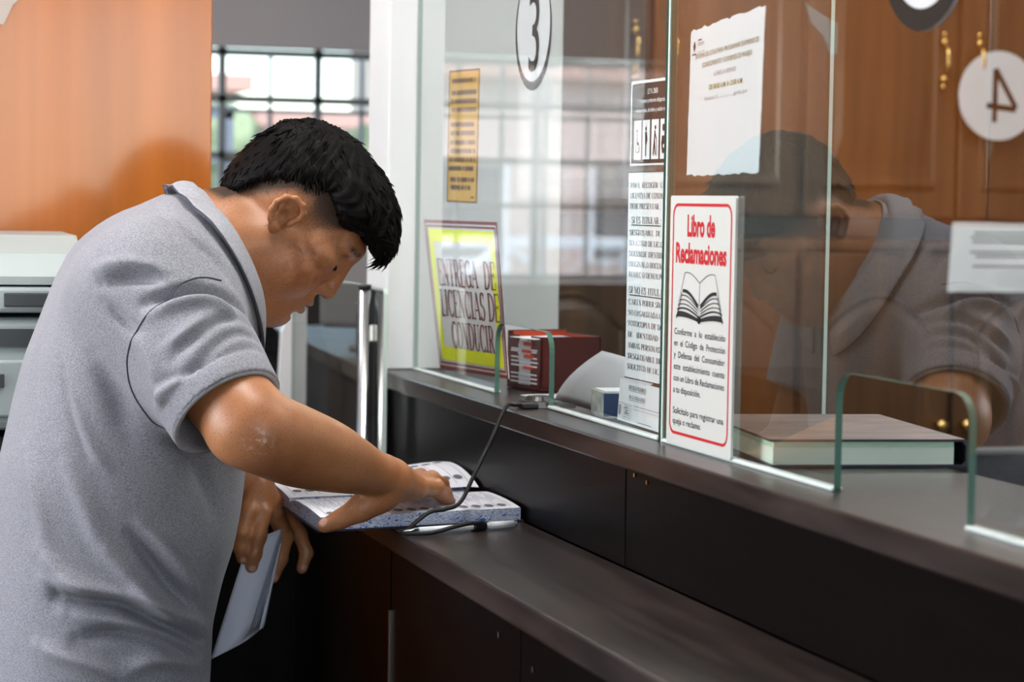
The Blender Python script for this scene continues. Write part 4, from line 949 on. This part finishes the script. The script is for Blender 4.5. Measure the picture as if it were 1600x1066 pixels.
FTX = [-.12, -.085, -.071, -.053, -.03, .007, .028, .053, .075, .10]; FTY = [-.048, -.046, -.034, .012, .036, .064, .060, .046, .052, .060]
SKX = [-.12, -.085, -.070, -.054, -.029, -.018, .006, .020, .034, .050, .066, .080]; SKY = [-.062, -.058, -.052, -.040, .000, .022, .022, -.006, .000, .024, .040, .060]
lo_, hi_ = np.interp(a_, SKX, SKY), np.interp(a_, FTX, FTY)
ear = (np.abs(b_) > .0745) & (a_ < .018) & (a_ > -.03) & (c_ < .03) & (c_ > -.03)
fade = np.where(head & ~ear & (a_ < .092), ss(c_, lo_-.003, np.maximum(hi_, lo_+.02)), 0)
lip = np.where(head, np.exp(-(((a_-.103)/.012)**2+(b_/.022)**2+((c_+.060)/.010)**2)*1.2), 0)
brow = np.where(head & (a_ > .06), np.exp(-((c_-.0335-.06*np.maximum(0, .03-np.abs(b_)))/.0042)**2)*ss(np.abs(b_), .008, .014)*(1-ss(np.abs(b_), .046, .054)), 0)
cheek = np.where(head, np.exp(-(((a_-.055)/.035)**2+((np.abs(b_)-.055)/.03)**2+((c_+.02)/.04)**2)), 0)
nail = np.zeros(len(bv))
for q, off, r in ((T4, (-.002, -.006, .0065), .0068), (aty(379, 872, 3.398), (0, -.0070, .000), .0062), (aty(393, 886, 3.396), (0, -.0072, .000), .0062), (aty(427, 902, 3.436), (.001, -.0068, .000), .0060), (aty(472, 888, 3.444), (.002, -.0058, .001), .0052), (aty(702, 783.5, 3.252), (.003, .002, .007), .0055)):
    nail = np.maximum(nail, 1-ss(np.linalg.norm(bv-(q+np.array(off)), axis=1), r*.8, r*1.05))
ep = aty(404, 690, 2.90); dry = np.exp(-(np.linalg.norm(bv-ep, axis=1)/.014)**2)
def skin_mat():
    m = mat('tanned_skin', (.42, .175, .078), .43, .45, bump=(260, .10), sss=.12); nt = m.node_tree; b = nt.nodes['Principled BSDF']; N = nt.nodes.new; L = nt.links.new
    tc = N('ShaderNodeTexCoord')
    def noise(sc, det=3):
        z = N('ShaderNodeTexNoise'); z.inputs['Scale'].default_value = sc; z.inputs['Detail'].default_value = det; L(tc.outputs['Object'], z.inputs['Vector']); return z.outputs[0]
    def at(n): z = N('ShaderNodeAttribute'); z.attribute_name = n; return z.outputs['Fac']
    def math_(op, x, y):
        z = N('ShaderNodeMath'); z.operation = op; z.use_clamp = True
        for i, v in enumerate((x, y)):
            if isinstance(v, float): z.inputs[i].default_value = v
            else: L(v, z.inputs[i])
        return z.outputs[0]
    def mix(fac, c0, c1):
        z = N('ShaderNodeMix'); z.data_type = 'RGBA'; L(fac, z.inputs['Factor'])
        for i, c in ((6, c0), (7, c1)):
            if isinstance(c, tuple): z.inputs[i].default_value = (*c, 1)
            else: L(c, z.inputs[i])
        return z.outputs[2]
    def band(x, lo, hi):
        z = N('ShaderNodeMapRange'); z.inputs['From Min'].default_value = lo; z.inputs['From Max'].default_value = hi; L(x, z.inputs['Value']); return z.outputs[0]
    c = mix(band(noise(9), .35, .7), (.46, .195, .086), (.345, .130, .053))
    c = mix(math_('MULTIPLY', at('cheek'), band(noise(70, 4), .40, .62)), c, (.22, .062, .022))
    c = mix(math_('MULTIPLY', at('lip'), .75), c, (.27, .085, .065))
    c = mix(math_('MULTIPLY', at('dry'), band(noise(150, 4), .50, .62)), c, (.60, .46, .38))
    c = mix(math_('MULTIPLY', at('nail'), .85), c, (.60, .36, .28))
    st = math_('ADD', math_('MULTIPLY', at('fade'), 1.0), math_('MULTIPLY', math_('SUBTRACT', noise(620, 2), .5), 2.0))
    c = mix(math_('MULTIPLY', band(st, .08, .75), .93), c, (.022, .014, .010)); L(math_('ADD', math_('MULTIPLY', at('fade'), .45), .43), b.inputs['Roughness'])
    c = mix(math_('MULTIPLY', at('brow'), band(noise(300, 2), .30, .52)), c, (.020, .013, .010))
    L(c, b.inputs['Base Color']); return m
man = thing('person', (.45, 3.26, 0), 'person in grey polo shirt bending over the register and pressing its page', 'person')
np_mesh('body', bv, bf, skin_mat(), man, True, dict(fade=fade, lip=lip, brow=brow, cheek=cheek, nail=nail, dry=dry))
LASH = mat('dark_lashes', (.012, .009, .008), .6, .2)
for s in (-1, 1):
    tube('eyelash', smooth_path([hd(.0895, s*.0185, .005), hd(.0925, s*.027, .0005), hd(.0915, s*.036, -.0005), hd(.0850, s*.0455, .004)], 5), [.0008]*2+[.0017]*12+[.0008]*2, LASH, man, 6)

# hair: a clumped cap and tapering tufts combed forward
Hc = SDF()
def gell(c, r, rot=None, k=.02): Hc.ell(hd(*c), np.array(r)*HS, HR if rot is None else rot, k*HS)
gell((-.004, 0, .046), (.0945, .0795, .082)); gell((.012, 0, .084), (.080, .070, .041)); gell((-.045, 0, .004), (.053, .060, .058))
gell((.072, 0, .082), (.052, .056, .034), rotl(28)); gell((.100, -.006, .066), (.030, .048, .022), rotl(40))
for s in (-1, 1): gell((.040, s*.060, .066), (.040, .022, .030))
def cutf(p):
    q = hloc(p); jag = .0015*np.sin(q[:, 0]*430+q[:, 1]*90)
    return (np.interp(q[:, 0], FTX+[.12, .16], FTY+[.046, .040])-.006+jag-q[:, 2])*HS*.75
Hc.fn(cutf, EARC, .35, .020, '&')
hv, hf = polygonize(Hc, EARC-.26, EARC+.26, .0034)
hn = vnormals(hv, hf)
if ((hv-hv.mean(0))*hn).sum() < 0: hn = -hn
hq = hloc(hv)
def comb(q):                                     # strand direction in head coordinates
    d = q-np.array((-.055, 0, .115)); d = d/np.maximum(np.linalg.norm(d, axis=1), 1e-6)[:, None]
    return d+np.array((.45, 0, -.15))*ss(q[:, 0], -.06, .04)[:, None]
cd = comb(hq); side = np.cross(cd, hn@HR); side /= np.maximum(np.linalg.norm(side, axis=1), 1e-6)[:, None]
ang = np.arctan2(hq[:, 1], hq[:, 0]+.055)
rad_ = np.linalg.norm(hq-np.array((-.055, 0, .115)), axis=1)
ph = vnoise(hq, 26, 3)*2.2
ridge = .5*np.sin(ang*46+ph*3)+.5*np.sin(ang*95+rad_*30+ph*5)
hv2 = hv+hn*(ridge*.0028+vnoise(hq, 60, 5)*.0035)[:, None]*ss(hq[:, 2], .0, .06)[:, None]
HAIR = mat('black_hair', (.0045, .0036, .0034), .55, .08, bump=(500, .3), stretch=(1, 1, 1))
np_mesh('hair', hv2, hf, HAIR, man, True)
def tufts(name, count, seed, lmin, lmax, sel, r0_, lift, droop):
    rg = np.random.default_rng(seed); idx = rg.choice(np.where(sel)[0], count); V = []; F = []
    for i in idx:
        p = hq[i]; n_ = HR.T@hn[i]; d = comb(p[None])[0]; d = d-n_*(d@n_); d /= np.linalg.norm(d)+1e-6
        d = d+n_*(lift*rg.uniform(.3, 1.3))+rg.normal(0, .16, 3); d /= np.linalg.norm(d)
        Lh = rg.uniform(lmin, lmax); sd = np.cross(d, n_); sd /= np.linalg.norm(sd)+1e-6
        p = p-n_*.004; b0 = len(V); m_ = 5; curl = rg.normal(0, .25)
        for j in range(m_):
            t_ = j/(m_-1); c = p+d*Lh*t_+sd*curl*Lh*t_*t_*.5-n_*droop*Lh*t_*t_; r = r0_*(1-t_)**.7+.00025
            for k in range(3):
                a = k*2.0944; V.append(hd(*(c+(sd*math.cos(a)+n_*math.sin(a))*r)))
        for j in range(m_-1):
            for k in range(3): F.append((b0+j*3+k, b0+j*3+(k+1) % 3, b0+j*3+3+(k+1) % 3, b0+j*3+3+k))
    return V, F
zz = hq[:, 2] > np.interp(hq[:, 0], FTX, FTY)+.004
V1, F1 = tufts('a', 1500, 1, .016, .030, zz & (hq[:, 2] > .05), .0021, .28, .25)
V2, F2 = tufts('b', 620, 2, .022, .036, zz & (hq[:, 0] > .075) , .0020, .22, .35)
V3, F3 = tufts('c', 3000, 3, .010, .020, zz & (hq[:, 2] <= .07), .0015, .38, .3)
V = V1+V2+V3; F = F1+[tuple(i+len(V1) for i in q) for q in F2]+[tuple(i+len(V1)+len(V2) for i in q) for q in F3]
np_mesh('hair_tufts', np.array(V), np.array(F), HAIR, man, True)

# ------------------------------------------------------------------ polo shirt
ROW = [(306, 268, 322), (318, 228, 350), (332, 196, 368), (355, 158, 384), (385, 120, 396), (430, 95, 402), (480, 75, 405), (560, 45, 400), (650, 20, 390), (730, 0, 381), (800, -10, 373), (860, -17, 362), (920, -21, 342), (980, -23, 326), (1066, -24, 322), (1180, -22, 322)]
YM = 3.26
TZ, TX0, TX1 = [], [], []
for y, a, b in ROW:
    pa_, pb_ = aty(a, y, YM-.02), aty(b, y, YM-.02); TZ.append(pa_[2]); TX0.append(pa_[0]); TX1.append(pb_[0])
TB = [.035, .085, .115, .150, .176, .196, .203, .202, .196, .192, .190, .190, .192, .194, .196, .196]
TZ, TX0, TX1, TB = (np.array(q[::-1]) for q in (TZ, TX0, TX1, TB))
HEM = TZ[0]
def sinterp(z, X, Yv):                           # smooth interpolation
    return (np.interp(z-.012, X, Yv)+np.interp(z+.012, X, Yv)+2*np.interp(z, X, Yv))/4
def torso(p):
    z = p[:, 2]; x0, x1, b = sinterp(z, TZ, TX0), sinterp(z, TZ, TX1), sinterp(z, TZ, TB)
    a = (x1-x0)/2; cx = (x0+x1)/2; top = TZ[-1]
    r = ((np.abs(p[:, 0]-cx)/a)**2.35+(np.abs(p[:, 1]-YM)/b)**2.35)**(1/2.35)
    d = (r-1)*np.minimum(a, b)*.9
    return np.maximum(np.maximum(d, (z-top)*.8), HEM-z)
Sh = SDF(); Sh.fn(torso, (.42, YM, 1.1), .62, .0)
Sh.cone(NB+np.array((-.03, -.03, -.03)), SR+np.array((.0, .03, -.01)), .055, .088, .05); Sh.cone(NB+np.array((-.03, .03, -.03)), SL+np.array((0, -.03, -.01)), .055, .088, .05)
cc = aty(349, 379, YM-.01); e1 = aty(395, 470, YM)-aty(297, 287, YM); e1 /= np.linalg.norm(e1); e2 = np.array((0, 1., 0)); e2 = e2-e1*(e2@e1); e2 /= np.linalg.norm(e2); ax = np.cross(e2, e1); ax = ax if ax[2] > 0 else -ax
ShC = SDF(); adir = (ER-SR)/np.linalg.norm(ER-SR); ldir = (EL-SL)/np.linalg.norm(EL-SL)
CR = aty(354, 645, 2.985); CL = SL+ldir*.175
def sleeve(p0, p1, dr, r0_, r1_):
    a, b = p0, p1+dr*.05; ab = b-a; L2 = ab@ab
    def f(p):
        h = np.clip(((p-a)@ab)/L2, 0, 1); q = p-a-h[:, None]*ab
        return np.maximum(np.sqrt((q*q).sum(1))-(r0_+(r1_-r0_)*h), (p-p1)@dr)
    return f
sdirR = (CR-SR)/np.linalg.norm(CR-SR); sdirR = sdirR*.5+adir*.5; sdirR /= np.linalg.norm(sdirR)
Sh.fn(sleeve(SR, CR, sdirR, .092, .075), (SR+CR)/2, .26, .035); Sh.fn(sleeve(SL, CL, ldir, .090, .071), (SL+CL)/2, .26, .035)
Sh.cone(CR-sdirR*.045, CR+sdirR*.08, .064, .070, .002, '-'); Sh.cone(CL-ldir*.045, CL+ldir*.08, .060, .066, .002, '-')
ShC.P = list(Sh.P); Sh.fn(lambda p: (p-cc)@ax-.004, cc, .5, .012, '&')
def march(px, py, sd, t0=2.2, t1=4.2):
    d = FWn+Rn*(px-800)/FPX-Un*(py-533)/FPX; t = t0
    for _ in range(160):
        p = CAM+d*t; e = float(SDF.ev(sd.P, p[None])[0])
        if e < .0006: return p
        t += max(e*.7, .0004)
        if t > t1: return None
    return p
sv, sf = polygonize(Sh, (-.12, 2.80, HEM-.02), (.78, 3.72, 1.52), .0042)
sn = vnormals(sv, sf)
if ((sv-sv.mean(0))*sn).sum() < 0: sn = -sn; 
# folds: (photo polyline laid on the surface, depth, width); negative = crease
FOLD = [([(85, 930), (150, 942), (205, 952), (262, 978), (315, 1004)], -.016, .010), ([(70, 905), (150, 922), (215, 936), (275, 962), (318, 985)], .010, .014),
        ([(100, 958), (190, 972), (262, 998), (310, 1022)], .008, .014),
        ([(222, 822), (262, 862), (290, 902), (306, 932)], .009, .012), ([(205, 835), (240, 880), (272, 918), (298, 948)], -.008, .011),
        ([(170, 862), (205, 905), (240, 945), (275, 980)], .007, .012), ([(95, 700), (125, 770), (150, 830), (185, 890)], .006, .016), ([(60, 860), (110, 905), (150, 930)], .007, .014), ([(120, 1000), (180, 990), (250, 1002), (300, 1030)], -.008, .010),
        ([(105, 590), (120, 650), (145, 700), (170, 730)], .004, .010), ([(95, 560), (112, 640), (138, 712)], -.003, .009), ([(200, 1045), (250, 1030), (310, 1040)], .007, .012),
        ([(160, 440), (205, 432), (250, 436)], -.007, .010), ([(150, 420), (200, 412), (255, 420)], .005, .012), ([(165, 475), (190, 500), (215, 520)], -.004, .010),
        ([(225, 475), (265, 458), (310, 452), (350, 462), (385, 492)], -.009, .010), ([(235, 492), (280, 474), (330, 474), (370, 498)], .006, .011),
        ([(270, 560), (310, 522), (345, 500), (385, 505)], -.004, .009), ([(255, 545), (290, 520), (330, 492)], .003, .009), ([(290, 590), (330, 545), (370, 520), (400, 530)], -.004, .009), ([(250, 600), (300, 580), (360, 548), (405, 545)], -.0035, .009), ([(245, 640), (270, 600), (300, 585)], .004, .009),
        ([(205, 510), (235, 560), (250, 610), (270, 650)], .004, .014), ([(240, 330), (290, 360), (335, 400), (360, 440)], -.004, .011), ([(270, 690), (300, 720), (325, 770), (340, 820)], -.004, .014), ([(150, 560), (180, 620), (200, 680)], -.004, .018), ([(40, 700), (60, 790), (80, 870)], .004, .016), ([(60, 1010), (120, 1030), (190, 1060)], .008, .014)]
disp = vnoise(sv, 9, 1)*.0030+vnoise(sv*np.array((1, 1, .5)), 21, 2)*.0016
for pl, amp, w in FOLD:
    pts = [march(x, y, Sh) for x, y in pl]; pts = [q for q in pts if q is not None]
    if len(pts) < 2: continue
    pts = np.array(smooth_path(pts, 4)); dm = np.full(len(sv), 9.); tt = np.zeros(len(sv))
    amp = amp*(2.8 if amp < 0 else 2.2); w = w*.85; near = np.where(np.linalg.norm(sv-pts.mean(0), axis=1) < .30)[0]
    for i, (a, b) in enumerate(zip(pts, pts[1:])):
        ab = b-a; h = np.clip(((sv[near]-a)@ab)/(ab@ab+1e-12), 0, 1); d_ = np.linalg.norm(sv[near]-a-h[:, None]*ab, axis=1)
        up = d_ < dm[near]; dm[near[up]] = d_[up]; tt[near[up]] = (i+h[up])/(len(pts)-1)
    disp += amp*np.exp(-(dm/w)**2)*np.sin(np.pi*np.clip(tt, .04, .96))**.6
fixed = np.abs((sv-CR)@sdirR) < .03; disp[fixed & (np.linalg.norm(sv-CR, axis=1) < .1)] *= .3
sv = sv+sn*disp[:, None]
def shirt_mat():
    m = mat('heather_grey_jersey', (.30, .30, .34), .85, .2, bump=(900, .25)); nt = m.node_tree; b = nt.nodes['Principled BSDF']; N = nt.nodes.new; L = nt.links.new
    b.inputs['Sheen Weight'].default_value = .15
    tc = N('ShaderNodeTexCoord'); mp = N('ShaderNodeMapping'); mp.inputs['Scale'].default_value = (1, 1, 2.2); mp.inputs['Rotation'].default_value = (0, .4, 0); L(tc.outputs['Object'], mp.inputs[0])
    z = N('ShaderNodeTexNoise'); z.inputs['Scale'].default_value = 400; z.inputs['Detail'].default_value = 4; L(mp.outputs[0], z.inputs['Vector'])
    cr = N('ShaderNodeValToRGB'); e = cr.color_ramp.elements; e[0].position = .33; e[0].color = (.165, .163, .19, 1); e[1].position = .66; e[1].color = (.33, .325, .36, 1); L(z.outputs[0], cr.inputs[0]); L(cr.outputs[0], b.inputs['Base Color']); return m
JER = shirt_mat(); RIB = mat('grey_rib_knit', (.33, .33, .36), .85, .2, var=(240, .12), bump=(700, .3)); SEAM_SHADE = mat('seam_shadow_thread', (.07, .07, .09), .9, .1)
np_mesh('polo_shirt', sv, sf, JER, man, True)
shirt = man.children[-1]
def seam_shade_line(pl, r=.0011):
    pts = [march(x, y, Sh) for x, y in pl]; pts = [q for q in pts if q is not None]
    P_ = []
    for q in smooth_path(pts, 12):
        i = np.argsort(((sv-q)**2).sum(1))[:6]; P_.append(sv[i].mean(0)+sn[i[0]]*.0006)
    P_ = np.array(P_); 
    for _ in range(10): P_[1:-1] = (P_[:-2]+2*P_[1:-1]+P_[2:])/4
    tube('seam_shade_line', P_, r, SEAM_SHADE, shirt, 6)
seam_shade_line([(345, 440), (322, 434), (298, 437), (262, 462), (230, 492), (206, 530), (199, 570), (207, 612), (226, 644), (252, 668), (280, 690)])
# ribbed cuffs
def cuff(Cc, dr, r, w):
    a = np.cross(dr, (0, 0, 1.)); a /= np.linalg.norm(a); b = np.cross(dr, a); n_ = 56; V = []
    for off, rr in ((-w, r+.0010), (-w, r+.0032), (-w*.5, r+.0040), (0, r+.0034), (.0012, r+.001), (0, r-.0035), (-w, r-.0055)):
        for k in range(n_):
            th = 2*math.pi*k/n_; V.append(Cc+dr*(off+.004*math.sin(th*3+1)*0)+(a*math.cos(th)+b*math.sin(th))*rr)
    F = [(j*n_+k, j*n_+(k+1) % n_, ((j+1) % 7)*n_+(k+1) % n_, ((j+1) % 7)*n_+k) for j in range(7) for k in range(n_)]
    o = np_mesh('sleeve_cuff', np.array(V), np.array(F), RIB, shirt, True)
    V = [Cc-dr*(w+.0012)+(a*math.cos(t)+b*math.sin(t))*(r+.0024) for t in np.linspace(0, 2*math.pi, 57)]; tube('seam_shade_line', V, .0014, SEAM_SHADE, shirt, 6)
cuff(CR+sdirR*.001, sdirR, .0730, .020); cuff(CL+ldir*.001, ldir, .0690, .020)
# collar: stand-up fold falling over the shoulders
pass
n_ = 64; rows = 9; V = []
for j in range(rows):
    v = j/(rows-1)
    for i in range(n_+1):
        th = math.radians(-164+328*i/n_)+math.pi                                  # opening at the front
        ct, st = math.cos(th), math.sin(th); fr = max(0, ct)                       # ct=+1 towards the throat
        drop = (.043+.022*fr**2-.006*max(0, -ct))*v; out = 1+.30*v**.8+.10*math.sin(v*math.pi)
        base = cc+e1*(ct*.084)*(1+(out-1)*.75)+e2*(st*.077)*out
        V.append(base-ax*drop+ax*(.012*math.sin(min(1, v*4)*math.pi/2)-.004))
F = [(j*(n_+1)+i, j*(n_+1)+i+1, (j+1)*(n_+1)+i+1, (j+1)*(n_+1)+i) for j in range(rows-1) for i in range(n_)]
V = np.array(V)
for _ in range(4):
    dv = SDF.ev(ShC.P, V); g = np.stack([SDF.ev(ShC.P, V+.002*q)-SDF.ev(ShC.P, V-.002*q) for q in np.eye(3)], 1); g /= np.maximum(np.linalg.norm(g, axis=1), 1e-6)[:, None]
    row = np.repeat(np.arange(rows), n_+1); g = g-np.maximum(0, g@ax)[:, None]*ax*.8; V = V+g*np.where(row > 0, np.minimum(1, row/3)*np.maximum(0, .005+.009*row/(rows-1)*np.tile(.55+.45*np.abs(np.sin(np.radians(-164+328*np.arange(n_+1)/n_))), rows)-dv), 0)[:, None]
o = np_mesh('collar', np.array(V), np.array(F), RIB, shirt, True); md = o.modifiers.new('thickness', 'SOLIDIFY'); md.thickness = .0040; md.offset = 0
tube('seam_shade_line', [V[(rows-1)*(n_+1)+i]*.96+V[(rows-2)*(n_+1)+i]*.04 for i in range(n_+1)], .0019, SEAM_SHADE, shirt, 6)  # dark line drawn for the shade under the collar's lower edge
# inner collar stand
V = []
for j in range(3):
    for i in range(n_+1):
        th = math.radians(-170+340*i/n_)+math.pi; V.append(cc+e1*math.cos(th)*.081+e2*math.sin(th)*.074+ax*(.006-.03*j/2))
F = [(j*(n_+1)+i, j*(n_+1)+i+1, (j+1)*(n_+1)+i+1, (j+1)*(n_+1)+i) for j in range(2) for i in range(n_)]
o = np_mesh('collar_stand', np.array(V), np.array(F), RIB, shirt, True); md = o.modifiers.new('thickness', 'SOLIDIFY'); md.thickness = .003
# trousers and shoes (below the photo)
Tr = SDF(); hx = (TX0[0]+TX1[0])/2
Tr.ell((hx, YM, .80), (.145, .182, .14), None, .03)
for s in (-1, 1): Tr.cone((hx, YM+s*.09, .78), (hx+.03, YM+s*.105, .46), .098, .074, .03); Tr.cone((hx+.03, YM+s*.105, .46), (hx-.01, YM+s*.11, .09), .074, .056, .02)
tv, tf = polygonize(Tr, (hx-.25, YM-.3, .0), (hx+.3, YM+.3, .98), .009)
np_mesh('trousers', tv, tf, mat('dark_navy_cotton', (.012, .013, .02), .8, .2, bump=(300, .2)), man, True)
for s in (-1, 1):
    So = SDF(); So.cone((hx-.03, YM+s*.11, .045), (hx+.16, YM+s*.13, .035), .045, .036, .02); So.cone((hx-.02, YM+s*.11, .08), (hx, YM+s*.11, .11), .045, .042, .03)
    So.fn(lambda p: .004-p[:, 2], (hx, YM, 0), .6, .004, '&'); v_, f_ = polygonize(So, (hx-.12, YM+s*.12-.12, -.01), (hx+.26, YM+s*.12+.12, .17), .007); np_mesh('shoe', v_, f_, mat('black_leather', (.012, .011, .011), .4, .4), man, True)
# folded papers held in the left hand
t = thing('folded_papers', (.6, 3.40, .9), 'bundle of folded white papers held in the lowered left hand', 'papers')
PP = mat('bluish_white_paper', (.62, .63, .74), .7, .2)
for k in range(6):
    e = (k-2.5)*4.5; dy = .0032*k
    c = [aty(441+e*.12, 826, 3.410+dy*.5), aty(402+e, 980-e*.5, 3.398+dy*2), aty(343+e*1.2, 1024-e*.6, 3.394+dy*2), aty(390+e*.2, 846, 3.404+dy*.5)]
    V = []
    for j in range(9):
        v = j/8
        for i in range(11):
            u = i/10; q = (c[3]*(1-u)+c[0]*u)*(1-v)+(c[2]*(1-u)+c[1]*u)*v
            V.append(q+np.array((0, -1, 0))*(.013*math.sin(u*math.pi*.9)*(.3+v)))
    o = mesh('sheet', V, [(j*11+i, j*11+i+1, j*11+i+12, j*11+i+11) for j in range(8) for i in range(10)], PP, t, True); md = o.modifiers.new('thickness', 'SOLIDIFY'); md.thickness = .0005
V = []
for j in range(11):
    v = j/10; a = aty(438-34*v, 850+132*v, 3.404); r = .002+.0085*v
    for i in range(13):
        th = math.radians(-100+200*i/12); V.append(a+np.array((.9, -.2, .3))*r*math.cos(th)*.8+np.array((0, -1, 0))*r*math.sin(th))
o = mesh('folded_edge', V, [(j*13+i, j*13+i+1, j*13+i+14, j*13+i+13) for j in range(10) for i in range(12)], PP, t, True); md = o.modifiers.new('thickness', 'SOLIDIFY'); md.thickness = .0006
